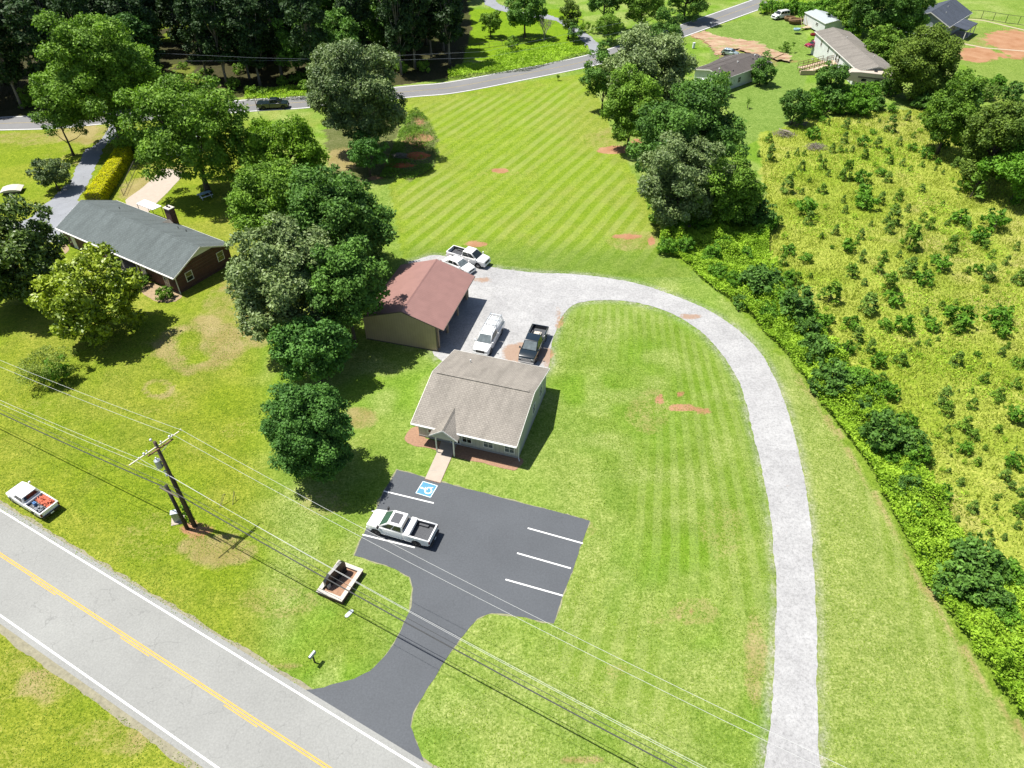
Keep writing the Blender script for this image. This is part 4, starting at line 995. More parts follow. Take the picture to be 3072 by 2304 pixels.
    rof = [(rb_x, -yr, RF), (RX, -yr, RF), (RX, yr, RF), (rb_x, yr, RF)]
    bm = bmesh.new(); A = [bm.verts.new(p) for p in base]; B = [bm.verts.new(p) for p in rof]
    tf = bm.faces.new(B); bm.faces.new(A[::-1])
    for i in range(4): bm.faces.new((A[i], A[(i+1) % 4], B[(i+1) % 4], B[i]))
    bmesh.ops.recalc_face_normals(bm, faces=bm.faces)
    bmesh.ops.bevel(bm, geom=[e for e in bm.edges if not all(abs(v.co.z-(BT-.04)) < 1e-5 for v in e.verts)], offset=.055, segments=3, profile=.6, affect='EDGES')
    cab = from_bm('cab', bm, pm, root, True)
    gl = MT['glass_green'] if 'green' in opts else MT['glass_dark']
    bm = bmesh.new(); pane(bm, (base[1], base[2], rof[2], rof[1]), .06, .94, .10, .9, .006); from_bm('windshield', bm, MT['glass_grey'] if 'pale_glass' in opts else gl, root)
    bm = bmesh.new(); pane(bm, (base[3], base[0], rof[0], rof[3]), .1, .9, .22, .86, .006); from_bm('rear_window', bm, MT['glass_dark'], root)
    nsp = {'crew': ((.06, .46), (.5, .88)), 'ext': ((.08, .34), (.4, .84)), 'suv': ((.05, .30), (.34, .60), (.64, .9)), 'sedan': ((.16, .5), (.54, .86)), 'hatch': ((.14, .48), (.52, .86))}[kind]
    for s_ in (-1, 1):
        q = (base[0], base[1], rof[1], rof[0]) if s_ < 0 else (base[2], base[3], rof[3], rof[2])
        for e0, e1 in nsp:
            if s_ > 0: e0, e1 = 1-e1, 1-e0
            bm = bmesh.new(); pane(bm, q, e0, e1, .16, .86, .006); from_bm('side_window', bm, MT['glass_dark'], root)
    for x in (xf, xr):
        for s_ in (-1, 1): wheel(root, x, s_*(hw-.15), r, s_, rim)
    # grille, bumpers, lamps, mirrors
    zt = HZ-.2
    gm = MT['chrome'] if 'chrome' in opts else MT['plastic_black']
    bm = bmesh.new()
    if 'chrome' in opts:
        for k in range(4): box(bm, X1-.06, X1+.012, -.52, .52, .66+k*.085, .70+k*.085)
    else: box(bm, X1-.1, X1+.008, -.5, .5, zt-.3, zt)
    from_bm('grille', bm, gm, root)
    for s_ in (-1, 1):
        bm = bmesh.new(); vs = box(bm, X1-.22, X1-.02, s_*(hw*.68)-.14, s_*(hw*.68)+.14, zt-.22, zt-.02); from_bm('headlight', bm, MT[lights], root)
        bm = bmesh.new(); box(bm, X0-.012, X0+.12, s_*(hw-.1)-.075, s_*(hw-.1)+.075, BT-.42, BT-.12); from_bm('taillight', bm, MT['lamp_red'], root)
        bm = bmesh.new(); mx = WX-.12; mh = 1.5 if 'tow_mirror' in opts else 1.
        box(bm, mx-.06, mx+.06, s_*(yb+.04), s_*(yb+.2+.06*(mh-1)), BT+.02, BT+.22*mh); cyl(bm, (mx, s_*(yb-.05), BT+.04), (mx, s_*(yb+.1), BT+.06), .025, 6)
        from_bm('wing_mirror', bm, MT['plastic_black'] if 'tow_mirror' in opts else pm, root)
    bm = bmesh.new(); box(bm, X1-.14, X1+.05, -hw*.86, hw*.86, zs, zs+.2); from_bm('front_bumper', bm, MT['chrome'] if 'chrome' in opts else MT['plastic_black'] if kind == 'crew' and 'white_bumper' not in opts else pm, root)
    bm = bmesh.new(); box(bm, X0-.13, X0-.013, -hw*.88, hw*.88, zs, zs+.2); from_bm('rear_bumper', bm, MT['plastic_black'] if 'dark_bumper' in opts else pm, root)
    bm = bmesh.new(); box(bm, X0-.145, X0-.131, -.15, .15, zs+.04, zs+.17); from_bm('licence_plate', bm, MT['plastic_white'], root)
    bm = bmesh.new(); box(bm, X0+.3, X1-.3, -hw*.72, hw*.72, zs-.12, zs+.25); from_bm('chassis', bm, MT['plastic_black'], root)
    if 'sunroof' in opts:
        bm = bmesh.new(); box(bm, rb_x+.3, RX-.12, -yr*.72, yr*.72, RF-.02, RF+.006); sr = from_bm('sunroof', bm, MT['bed_grey'], root)
    if 'toolbox' in opts:
        bm = bmesh.new(); box(bm, CR_-.62, CR_-.12, -hw+.03, hw-.03, BT-.3, BT+.1); bmesh.ops.bevel(bm, geom=bm.edges[:], offset=.03, segments=2, affect='EDGES'); from_bm('toolbox', bm, MT['white_paint'], root)
    if 'cap' in opts:
        bm = bmesh.new(); y1, y2 = hw*.95, hw*.76; z1, z2 = BT-.03, RF+.02
        A = [bm.verts.new(p) for p in ((X0+.05, -y1, z1), (CR_-.08, -y1, z1), (CR_-.08, y1, z1), (X0+.05, y1, z1))]; B = [bm.verts.new(p) for p in ((X0+.3, -y2, z2), (CR_-.08, -y2, z2), (CR_-.08, y2, z2), (X0+.3, y2, z2))]
        bm.faces.new(B); bm.faces.new(A[::-1])
        for i in range(4): bm.faces.new((A[i], A[(i+1) % 4], B[(i+1) % 4], B[i]))
        bmesh.ops.recalc_face_normals(bm, faces=bm.faces); bmesh.ops.bevel(bm, geom=bm.edges[:], offset=.05, segments=2, affect='EDGES')
        cp_ = from_bm('bed_cap', bm, pm, root, True)
        bm = bmesh.new()
        for s_ in (-1, 1): cyl(bm, (X0+.2, s_*y2*.85, z2+.22), (RX-.1, s_*y2*.85, z2+.22), .04, 8); cyl(bm, (X0+.2, s_*y2*.3, z2+.16), (CR_, s_*y2*.3, z2+.16), .025, 8)
        for x in (X0+.35, (X0+CR_)/2, CR_-.25, RX-.25):
            cyl(bm, (x, -y2*.95, z2+.2), (x, y2*.95, z2+.2), .04, 8)
            for s_ in (-1, 1): cyl(bm, (x, s_*y2*.9, z2-.02), (x, s_*y2*.9, z2+.16), .025, 6)
        from_bm('ladder_rack', bm, MT['metal_grey'], cp_)
    if 'cover' in opts:
        bm = bmesh.new(); box(bm, X0+.1, CR_-.1, -hw+.1, hw-.1, BT-.04, BT+.0); from_bm('bed_cover', bm, MT['slate_paint'], root)
    if 'roof_rack' in opts:
        bm = bmesh.new()
        for s_ in (-1, 1): cyl(bm, (rb_x+.1, s_*yr*.9, RF+.05), (RX-.1, s_*yr*.9, RF+.05), .025, 6)
        from_bm('roof_rack', bm, MT['plastic_black'], root)
    root['_x'] = 0; del root['_x']
    return root, sc, (X0, CR_, hw, BT)
zk = lambda x0, y0, k: (lambda a, b: G(x0+a*k, y0+b*k))
za = zk(1060, 1400, kz)
vehicle('pickup_truck', 'large white crew cab pickup with sunroof and white toolbox on the asphalt lot', 'pickup', za(395, 1128), za(1062, 1318), 1, 'crew', opts=('liner', 'toolbox', 'sunroof', 'green', 'tow_mirror', 'white_bumper', 'dark_bumper'), rim='rim_dark', scale=1.0)
zb = zk(0, 1400, 240/2212)
t2, s2_, d2 = vehicle('pickup_truck', 'older white pickup with orange cargo in its bed parked on the grass verge', 'pickup', zb(385, 975), zb(1075, 1400), 1, 'ext', opts=('dark_bumper',), scale=.97)
zc = zk(1320, 700, 400/952)
vehicle('pickup_truck', 'white pickup with an open black bed parked at the grass edge behind the barn', 'pickup', zc(277, 251), zc(98, 197), -1, 'crew', opts=('liner', 'white_bumper'), scale=.98)
fr_, rr_ = zc(203, 312), zc(48, 248)
vehicle('sedan_car', 'white sedan half hidden behind the barn roof', 'car', fr_+(rr_-fr_).normalized()*.9, fr_+(rr_-fr_).normalized()*3.6, -1, 'sedan', opts=('pale_glass',))
vehicle('pickup_truck', 'white work pickup with bed cap and ladder rack on the gravel behind the office', 'pickup', zc(366, 852), zc(430, 735), 1, 'crew', opts=('cap', 'white_bumper', 'pale_glass'), scale=1.0)
t6, s6, d6 = vehicle('pickup_truck', 'black pickup with chrome grille at the edge of the gravel', 'pickup', zc(690, 908), zc(746, 780), 1, 'crew', 'black_paint', opts=('liner', 'chrome', 'pale_glass'), scale=1.03)
zd = zk(740, 260, 160/1269)
vehicle('pickup_truck', 'dark slate pickup with covered bed driving on the far road', 'pickup', zd(880, 540), zd(415, 560), -1, 'crew', 'slate_paint', opts=('cover', 'dark_bumper'), rim='rim_dark', scale=.98)
ze_ = zk(2080, 120, .2364)
p_, q_2 = ze_(500, 212), ze_(393, 193)
vehicle('hatchback_car', 'silver green hatchback parked behind the brown-roofed mobile home', 'car', p_, q_2, -1, 'hatch', 'silver_paint', opts=())
zf = zk(2280, 0, .2207)
vehicle('suv_car', 'white four-wheel drive wagon parked beside junk near the woods', 'car', zf(243, 270), zf(362, 250), 1, 'suv', opts=('roof_rack',))
f10, r10 = zf(690, 657), zf(800, 645)
vehicle('sedan_car', 'dark red car with pale hood nosing out from behind the white mobile home', 'car', f10, r10, 1, 'sedan', 'red_paint')
# cargo in truck beds
def cargo(name, label, cat, root, pos, build, m):
    o = thing(name, label, cat); bm = bmesh.new(); build(bm)
    me = bpy.data.meshes.new(name); bmesh.ops.recalc_face_normals(bm, faces=bm.faces); bm.to_mesh(me); bm.free(); me.materials.append(m)
    bpy.data.objects.remove(o); o = bpy.data.objects.new(name, me); COL.objects.link(o); tag(o, label, cat)
    W = Matrix.Translation(root.location) @ Matrix.Rotation(root.rotation_euler.z, 4, 'Z') @ Matrix.Scale(root.scale[0], 4)
    o.matrix_world = W @ Matrix.Translation(pos); return o
rnd = random.Random(5)
def heap(n, lx, ly, h, L=(.3, .7), t=.06):
    def f(bm):
        for i in range(n):
            a = rnd.uniform(-.5, .5) if lx > ly else rnd.uniform(0, 3.14); l = rnd.uniform(*L)
            m = Matrix.Translation((rnd.uniform(-lx, lx)*.8, rnd.uniform(-ly, ly)*.8, rnd.uniform(t, h))) @ Matrix.Rotation(a, 4, 'Z') @ Matrix.Rotation(rnd.uniform(-.4, .4), 4, 'Y')
            box(bm, -l/2, l/2, -t, t, -t*.6, t*.6, m)
    return f
X0_, CR__, hw_, BT_ = d2; mx = (X0_+CR__)/2
def pile(bm):
    heap(60, .75, .36, .3, (.3, .8), .05)(bm); box(bm, -.8, .8, -.4, .4, 0, .12)
cargo('orange_netting', 'heap of orange safety netting in the bed of the verge pickup', 'netting', t2, (mx-.05, -.40, .74), pile, MT['orange_cargo'])
cargo('tool_pile', 'jumbled grey tools in the bed of the verge pickup', 'tools', t2, (mx-.1, .42, .74), heap(34, .7, .28, .3, (.15, .5), .06), MT['grey_cargo'])
def jug(bm): box(bm, -.16, .16, -.12, .12, 0, .3); cyl(bm, (0, 0, .3), (0, 0, .36), .05, 8)
cargo('blue_container', 'small blue container on top of tools in the verge pickup', 'container', t2, (mx+.25, .35, 1.0), jug, MT['blue_cargo'])
X0_, CR__, hw_, BT_ = d6
cargo('cargo_box', 'pale flat box lying in the bed of the black pickup', 'box', t6, ((X0_+CR__)/2+.1, 0, .735), lambda bm: (box(bm, -.4, .4, -.4, .4, 0, .2), box(bm, -.3, .3, -.1, .25, .2, .32)), MT['stone_white'])
# travel trailer
def camper():
    zr_ = zk(2400, 0, .3152); a, b = zr_(560, 850), zr_(912, 888); d = (b-a); L = 10.2; d.normalize(); up = Vector((-d.y, d.x, 0)); w_ = 2.45
    c = b-d*(L/2)+up*(w_/2); t = thing('travel_trailer', 'cream fifth-wheel camping trailer parked below the long white mobile home', 'trailer', (c.x, c.y, 0), math.atan2(d.y, d.x))
    h = L/2; prof = [(h, .7), (h, 3.25), (-h+2.6, 3.3), (-h+.9, 3.15), (-h+.1, 2.3), (-h+.0, 1.5), (-h+2.2, 1.4), (-h+2.5, .7)]
    bm = bmesh.new(); prism(bm, prof, -w_/2, w_/2, .08); from_bm('body', bm, M('camper_cream', (.42, .36, .30), .45, var=.04), t)
    bm = bmesh.new(); box(bm, -h+2.4, h-.05, -w_/2-.02, -w_/2-.003, 2.2, 2.5); box(bm, -h+2.4, h-.05, -w_/2-.02, -w_/2-.003, 1.2, 1.3); from_bm('side_stripe', bm, MT['rail_dark'], t)
    bm = bmesh.new(); box(bm, h+.003, h+.02, -.5, .5, 1.9, 2.5); from_bm('rear_window', bm, MT['glass_dark'], t)
    bm = bmesh.new(); box(bm, h+.003, h+.015, -w_/2+.15, w_/2-.15, .8, 1.7); from_bm('rear_panel', bm, MT['plastic_black'], t)
    for x in (-1.5, 1.0, 3.2):
        bm = bmesh.new(); box(bm, x-.45, x+.45, -w_/2-.018, -w_/2-.003, 1.6, 2.1); from_bm('side_window', bm, MT['glass_dark'], t)
    for x in (.4, 3.0):
        bm = bmesh.new(); box(bm, x-.3, x+.3, -.3, .3, 3.27, 3.42); from_bm('roof_hatch', bm, MT['plastic_black'] if x < 1 else MT['white_trim'], t)
    for x in (.6, 1.45):
        for s_ in (-1, 1): wheel(t, x, s_*(w_/2-.15), .36, s_, 'rim_silver')
    bm = bmesh.new(); box(bm, -h+2.5, h-.3, -w_/2+.25, w_/2-.25, .5, .72); from_bm('chassis', bm, MT['plastic_black'], t)
    for s_ in (-1, 1):
        bm = bmesh.new(); cyl(bm, (-h+1.2, s_*.8, 0), (-h+1.2, s_*.8, 1.45), .05, 8); from_bm('landing_leg', bm, MT['metal_grey'], t)
camper()
# ------------------------------------------------------------------ poles and wires
zp = lambda a, b: (380+a*400/1659, 1250+b*400/1659)
PB = G(584, 1578.5); SB = G(562, 1586)
aw = math.radians(-28.6); al = math.radians(180-27.3)
DR, DL = Vector((math.cos(aw), math.sin(aw), 0)), Vector((math.cos(al), math.sin(al), 0))
def pole():
    t = thing('utility_pole', 'tall brown wooden utility pole with cross arm and transformer on the verge', 'utility pole', PB)
    bm = bmesh.new(); tube(bm, [(0, 0, -.3), (0, 0, 5), (.0, 0, 10.5)], [.19, .165, .13], 14); from_bm('pole', bm, MT['wood_pole'], t, True)
    a, b = G(*zp(60, 600), 10.05)-PB, G(*zp(680, 178), 10.05)-PB
    bm = bmesh.new(); off = Vector((-.16, -.06, 0)); tube(bm, [a+off, b+off], .055, 4); arm = from_bm('cross_arm', bm, MT['fibreglass'], t)
    c, d = a.lerp(b, .26), a.lerp(b, .77); bm = bmesh.new(); tube(bm, [c+Vector((.17, .05, -.1)), d+Vector((.17, .05, -.1))], .075, 4); from_bm('cross_arm', bm, MT['wood_brown'], t)
    bm = bmesh.new()
    for e in (c.lerp(d, .1), c.lerp(d, .9)): cyl(bm, e+Vector((.17, .05, -.12)), (0, 0, 9.2), .025, 6)
    from_bm('arm_brace', bm, MT['metal_grey'], t)
    for e, h, r_ in ((b, .05, .06), (a.lerp(b, .82), .05, .07), (a.lerp(b, .16), .02, .07), (c, .12, .1), (d, .12, .1), (a.lerp(b, .6), .16, .07), (Vector((-.3, .1, 10.5)), 0, .11), (a.lerp(b, .32), .2, .06)):
        bm = bmesh.new(); cyl(bm, e, e+Vector((0, 0, h+.08)), r_*.45, 8); bmesh.ops.create_uvsphere(bm, u_segments=10, v_segments=7, radius=r_, matrix=Matrix.Translation(e+Vector((0, 0, h+.12)))); from_bm('insulator', bm, MT['porcelain'], t, True)
    tc = Vector((-.42, -.12, 7.75)); bm = bmesh.new(); cyl(bm, tc, tc+Vector((0, 0, .8)), .24, 16); cyl(bm, tc+Vector((0, 0, .8)), tc+Vector((0, 0, .88)), .25, 16, .12)
    tr = from_bm('transformer', bm, MT['metal_grey'], t); bm = bmesh.new(); cyl(bm, tc+Vector((0, 0, .85)), tc+Vector((0, 0, 1.12)), .05, 8); from_bm('bushing', bm, MT['porcelain'], tr)
    bm = bmesh.new(); box(bm, -.42, -.1, -.03, .03, 8.2, 8.3); box(bm, -.42, -.1, -.03, .03, 7.8, 7.9); from_bm('mount', bm, MT['metal_grey'], t)
    for z in (7.3, 7.0, 6.75):
        bm = bmesh.new(); bmesh.ops.create_uvsphere(bm, u_segments=8, v_segments=6, radius=.1, matrix=Matrix.Translation((-.2, -.12, z))); from_bm('insulator', bm, MT['porcelain'], t)
    bm = bmesh.new(); cyl(bm, (.22, -.02, 0), (.2, -.02, 6.6), .05, 8); from_bm('riser_conduit', bm, MT['plastic_black'], t)
    t = thing('utility_pole', 'short black telephone pole leaning next to the taller power pole', 'utility pole', SB)
    bm = bmesh.new(); tube(bm, [(0, 0, -.3), (-.02, 0, 5.7)], [.17, .14], 14); from_bm('pole', bm, M('tar_black', (.02, .017, .015), .8), t, True)
    bm = bmesh.new(); tube(bm, [Vector((0, -.16, 5.15))-DR*.9, Vector((0, -.18, 5.2)), Vector((0, -.16, 5.1))+DR*1.3], [.06, .1, .05], 8); from_bm('splice_case', bm, MT['rail_dark'], t)
pole()
def wire(name, label, start, z0, a, r, m, right=True, left=True, dz=0, L=80):
    bm = bmesh.new()
    for on, D in ((right, DR), (left, DL)):
        if not on: continue
        pts = []
        for i in range(33):
            s = L*i/32; p = start+D*s; pts.append((p.x, p.y, z0-a*s*(L-s)))
        tube(bm, pts, r, 6)
    o = from_bm(name, bm, MT[m]); tag(o, label, 'cable', 'overhead lines beside the main road')
W_ = lambda a, b, z: G(*zp(a, b), z)
for lab, p, z0, a in (('pale power line from the yard end of the cross arm', W_(680, 165, 10.3), 10.3, .00135), ('pale power line second from the yard end of the cross arm', W_(580, 225, 10.3), 10.3, .0013),
                   ('pale power line from the road end of the cross arm', W_(150, 515, 10.2), 10.2, .0013), ('pale neutral line fixed below the transformer', W_(500, 712, 7.9), 7.9, .0014)):
    wire('power_line', lab, p, z0, a, .011, 'wire_alu')
p = W_(500, 890, 5.25)
wire('telephone_cable', 'thick black telephone cable on the short pole', p, 5.25, .0010, .045, 'wire_black')
wire('telephone_cable', 'thinner grey strand running above the black telephone cable', p+Vector((.12, .2, 0)), 5.5, .0010, .02, 'wire_black')
def yard_line(name, pts, lab):
    bm = bmesh.new(); q = [G(x, y, z) for x, y, z in pts]; tube(bm, q, .014, 5); o = from_bm(name, bm, MT['metal_grey']); tag(o, lab, 'cable', 'overhead lines along the far road')
yard_line('power_line', [(60, 165, 8), (506, 161, 7.4), (760, 173, 7), (915, 177, 6.8), (1155, 168, 6.9), (1450, 155, 7.2), (1900, 60, 9)], 'thin upper line crossing in front of the dark wood')
yard_line('power_line', [(60, 185, 6), (760, 182, 5.6), (1155, 181, 5.5), (1450, 173, 5.8), (1900, 90, 7.5)], 'thin lower line crossing in front of the dark wood')
# ------------------------------------------------------------------ roadside things
def planter():
    zq = lambda a, b: G(920+a*240/2212, 1640+b*240/2212, .55)
    c = [zq(895, 340), zq(1560, 640), zq(960, 1530), zq(265, 1225)]
    o = sum(c, Vector())/4; o.z = 0; lng = ((c[2]+c[3])-(c[0]+c[1])); lng.z = 0; Lg = lng.length/2; lng.normalize(); wv = Vector((-lng.y, lng.x, 0)); Wd = abs((c[1]-c[0]).dot(wv))
    ang = math.atan2(lng.y, lng.x); t = thing('planter', 'raised brick planter with white stone coping beside the car park entrance', 'planter', o, ang)
    h, w2, k = Lg/2, Wd/2, .34
    def ring(z0, z1, e, kk):
        bm = bmesh.new(); H_, W2 = h+e, w2+e
        box(bm, -H_, H_, -W2, -W2+kk, z0, z1); box(bm, -H_, H_, W2-kk, W2, z0, z1); box(bm, -H_, -H_+kk, -W2+kk, W2-kk, z0, z1); box(bm, H_-kk, H_, -W2+kk, W2-kk, z0, z1); return bm
    from_bm('planter_wall', ring(0, .47, -.05, .25), MT['brick'], t); from_bm('coping', ring(.47, .55, 0, k), MT['stone_white'], t)
    bm = bmesh.new(); box(bm, -h+.2, h-.2, -w2+.2, w2-.2, 0, .33); from_bm('mulch', bm, MT['mulch_pale'], t)
    zs_ = lambda a, b, z: G(920+a*240/2212, 1640+b*240/2212, z)
    e0, e1 = zs_(690, 1105, .35), zs_(1115, 705, .35); d = (e1-e0); d.z = 0; m_ = (e0+e1)/2; sl_ = thing('monument_sign', 'black monument sign standing inside the raised planter', 'sign', (m_.x-.25, m_.y, .33), math.atan2(d.y, d.x))
    bm = bmesh.new(); L2 = d.length/2+.25; pr = [(-L2, 0), (L2, 0), (L2, 1.25), (L2-.3, 1.55), (.4, 1.5), (-.5, 1.35), (-L2+.3, 1.2), (-L2, .95)]
    A = [bm.verts.new((x, -.13, z)) for x, z in pr]; B = [bm.verts.new((x, .13, z)) for x, z in pr]; bm.faces.new(A); bm.faces.new(B)
    for i in range(len(pr)): bm.faces.new((A[i], A[(i+1) % len(pr)], B[(i+1) % len(pr)], B[i]))
    from_bm('sign_panel', bm, MT['sign_black'], sl_)
    for x in (-L2*.8, L2*.8):
        bm = bmesh.new(); box(bm, x-.16, x+.16, -.18, .18, 0, .5); from_bm('sign_foot', bm, MT['stone_white'] if x < 0 else MT['sign_black'], sl_)
planter()
def mailbox(p, rz, lab, h=1.05, m='plastic_black', grp=None):
    t = thing('mailbox', lab, 'mailbox', p, rz, grp)
    bm = bmesh.new(); box(bm, -.05, .05, -.05, .05, 0, h); from_bm('post', bm, MT[m], t)
    bm = bmesh.new(); prism(bm, [(-.27, h), (.27, h), (.27, h+.14), (.2, h+.25), (-.2, h+.25), (-.27, h+.14)], -.11, .11, .0) if False else None
    pr = [(-.12, h), (.12, h), (.12, h+.14), (.07, h+.24), (-.07, h+.24), (-.12, h+.14)]
    A = [bm.verts.new((-.30, y, z)) for y, z in pr]; B = [bm.verts.new((.30, y, z)) for y, z in pr]; bm.faces.new(A); bm.faces.new(B)
    for i in range(6): bm.faces.new((A[i], A[(i+1) % 6], B[(i+1) % 6], B[i]))
    from_bm('box', bm, MT['metal_grey'] if m == 'plastic_black' else MT[m], t)
    bm = bmesh.new(); box(bm, -.31, -.301, -.09, .09, h+.02, h+.18); from_bm('door', bm, MT['plastic_black'], t)
mailbox(G(945, 1988), math.atan2(rd.y, rd.x)+math.pi/2, 'grey mailbox on black post by the main road beside the lot entrance')
mailbox(G(1755, 152), 1.9, 'small dark mailbox where the curved drive meets the far road')
mailbox(G(2131, 84), 2.2, 'mailbox at the far road beside the red dirt drive')
def ubox(name, lab, cat, p, rz, sx, sy, sz, m='metal_grey', pad=True):
    t = thing(name, lab, cat, p, rz)
    bm = bmesh.new(); box(bm, -sx/2, sx/2, -sy/2, sy/2, .06, sz); bmesh.ops.bevel(bm, geom=bm.edges[:], offset=.03, segments=2, affect='EDGES'); from_bm('cabinet', bm, MT[m], t)
    bm = bmesh.new(); box(bm, -sx/2-.03, sx/2+.03, -sy/2-.03, sy/2+.03, sz-.04, sz+.02); from_bm('lid', bm, MT[m], t)
    if pad: bm = bmesh.new(); box(bm, -sx*.9, sx*.9, -sy*1.1, sy*.9, 0, .06); from_bm('pad', bm, MT['concrete'], t)
ubox('utility_cabinet', 'grey telephone cabinet on a pad at the foot of the two poles', 'utility box', G(*zp(640, 1290)), .3, .6, .45, 1.15)
ubox('utility_pedestal', 'pale green-grey pedestal box in grass near the far road', 'utility box', G(2080, 145), .3, .5, .4, 1.2, 'plastic_white', False)
def lid():
    p = G(1047.5, 1841); me_ = bmesh.new(); pts = [(math.cos(i/12*2*math.pi)*.18+(.22 if math.cos(i/12*2*math.pi) > 0 else -.22), math.sin(i/12*2*math.pi)*.17) for i in range(12)]
    a = [me_.verts.new((x, y, .05)) for x, y in pts]; b = [me_.verts.new((x, y, 0)) for x, y in pts]; me_.faces.new(a)
    for i in range(12): me_.faces.new((a[i], a[(i+1) % 12], b[(i+1) % 12], b[i]))
    o = from_bm('meter_lid', me_, MT['metal_grey'], None, False, p, .9); tag(o, 'small oval grey meter lid set in the grass below the planter', 'utility lid')
lid()
def stand(lab, tops, feet):
    t = thing('wire_stand', lab, 'stand'); bm = bmesh.new()
    T_ = [G(*zp(*q), .85) for q in tops]; F_ = [G(*zp(*q)) for q in feet]
    for i, f in enumerate(F_): cyl(bm, f, T_[i % len(T_)], .022, 6)
    if len(T_) > 1: cyl(bm, T_[0], T_[1], .022, 6)
    me = bpy.data.meshes.new('wire_stand'); bm.to_mesh(me); bm.free(); me.materials.append(MT['rail_dark'])
    bpy.data.objects.remove(t); o = bpy.data.objects.new('wire_stand', me); COL.objects.link(o); tag(o, lab, 'stand', 'thin wire stands in the grass')
stand('thin rusty wire stand nearer the poles with two bent legs', [(1195, 975), (1225, 960)], [(1155, 1140), (1170, 1112)])
stand('thin rusty wire A-shaped stand farther from the poles', [(1335, 925)], [(1318, 1100), (1362, 1052)])
def marker(p, h, lab):
    t = thing('marker_post', lab, 'post', p); bm = bmesh.new(); cyl(bm, (0, 0, 0), (-.1, 0, h), .05, 8); from_bm('post', bm, MT['metal_grey'], t)
    bm = bmesh.new(); cyl(bm, (-.1, 0, h), (-.12, 0, h+.9), .055, 8); from_bm('red_sleeve', bm, MT['lamp_red'], t)
marker(G(776.6, 343), 1.6, 'thin marker post with red top at the far road beside the dark pickup')
def well():
    p = b5(72, 500); t = thing('well_cover', 'low beige pitched cover on the lawn at the left edge', 'cover', p, .25)
    bm = bmesh.new(); box(bm, -1.15, 1.15, -.7, .7, 0, .5); from_bm('base', bm, MT['rail_dark'], t)
    bm = bmesh.new(); pr = [(-1.5, .5), (-.8, .72), (.0, .8), (.8, .72), (1.5, .5), (1.5, .42), (-1.5, .42)]
    A = [bm.verts.new((x, -1.05, z)) for x, z in pr]; B = [bm.verts.new((x, 1.05, z)) for x, z in pr]; bm.faces.new(A); bm.faces.new(B)
    for i in range(7): bm.faces.new((A[i], A[(i+1) % 7], B[(i+1) % 7], B[i]))
    from_bm('lid', bm, MT['stone_white'], t)
well()
def picnic():
    p = G(617, 592); t = thing('picnic_table', 'weathered blue-white picnic table in the shade of the yard trees', 'table', p, .75)
    bm = bmesh.new()
    for i in range(5): box(bm, -.95, .95, -.38+i*.155, -.24+i*.155, .72, .76)
    from_bm('table_top', bm, MT['blue_grey'], t)
    for s in (-1, 1): bm = bmesh.new(); box(bm, -.95, .95, s*.72-.14, s*.72+.14, .42, .46); from_bm('bench', bm, MT['plastic_white'], t)
    for x in (-.7, .7):
        bm = bmesh.new(); cyl(bm, (x, -.7, 0), (x, .2, .72), .05, 6); cyl(bm, (x, .7, 0), (x, -.2, .72), .05, 6); cyl(bm, (x, -.8, .40), (x, .8, .40), .045, 6); from_bm('leg', bm, MT['plastic_white'], t)
picnic()
def fence(lab, pts, h, m='rail_dark', step=2.6, rails=(1.0, .05), r=.04, wires=4):
    t = thing('chain_link_fence', lab, 'fence'); P = []
    for a, b in zip(pts, pts[1:]):
        k = max(1, round((b-a).length/step)); P += [a.lerp(b, i/k) for i in range(k)]
    P.append(pts[-1])
    for q in P:
        bm = bmesh.new(); cyl(bm, q, q+Vector((0, 0, h)), r, 6); from_bm('post', bm, MT[m], t)
    for f in rails:
        bm = bmesh.new(); tube(bm, [q+Vector((0, 0, h*f)) for q in P], r*.75, 5); from_bm('rail', bm, MT[m], t)
    bm = bmesh.new()
    for a, b in zip(P, P[1:]):
        n_ = int((b-a).length/.5)
        for i in range(n_):
            p0, p1 = a.lerp(b, i/n_), a.lerp(b, (i+1)/n_); cyl(bm, p0+Vector((0, 0, .06)), p1+Vector((0, 0, h*.97)), .006, 3); cyl(bm, p1+Vector((0, 0, .06)), p0+Vector((0, 0, h*.97)), .006, 3)
    from_bm('wire_mesh', bm, MT['metal_grey'], t)
fence('rusty chain-link fence between the yellow hedge and the concrete path', [b5(800, 262), b5(740, 372), b5(672, 520)], 1.25, step=3.2, r=.035)
fence('chain-link fence crossing the bright far lawn by the bare tree', [t4(60, 392), t4(272, 362), t4(372, 348), t4(540, 328), t4(622, 318), t4(700, 300)], 1.25)
fence('dark wire fence on the hillside beyond the slate-roofed house', [G(*rg(700, 185)), G(*rg(825, 193)), G(*rg(945, 213)), G(*rg(1072, 235)), G(*rg(1200, 250)), G(*rg(1400, 285))], 1.9, 'plastic_black', step=5.5, r=.06)
fence('old wooden gate posts and wire beside the curved far drive', [t4(893, 178), t4(941, 200), t4(985, 215)], 1.9, 'wood_pole', step=3, r=.09)
sheet('lane_edge', [G(*rg(660, 190)), G(*rg(850, 205)), G(*rg(1265, 302)), G(*rg(1400, 335)), G(*rg(1400, 345)), G(*rg(1265, 312)), G(*rg(850, 212)), G(*rg(660, 196))], .012, M('pale_grit', (.33, .27, .19), .9))
sheet('lane_edge', [G(*rg(545, 420)), G(*rg(870, 485)), G(*rg(1265, 516)), G(*rg(1400, 522)), G(*rg(1400, 532)), G(*rg(1265, 526)), G(*rg(870, 494)), G(*rg(545, 432))], .012, MT['pale_grit'])
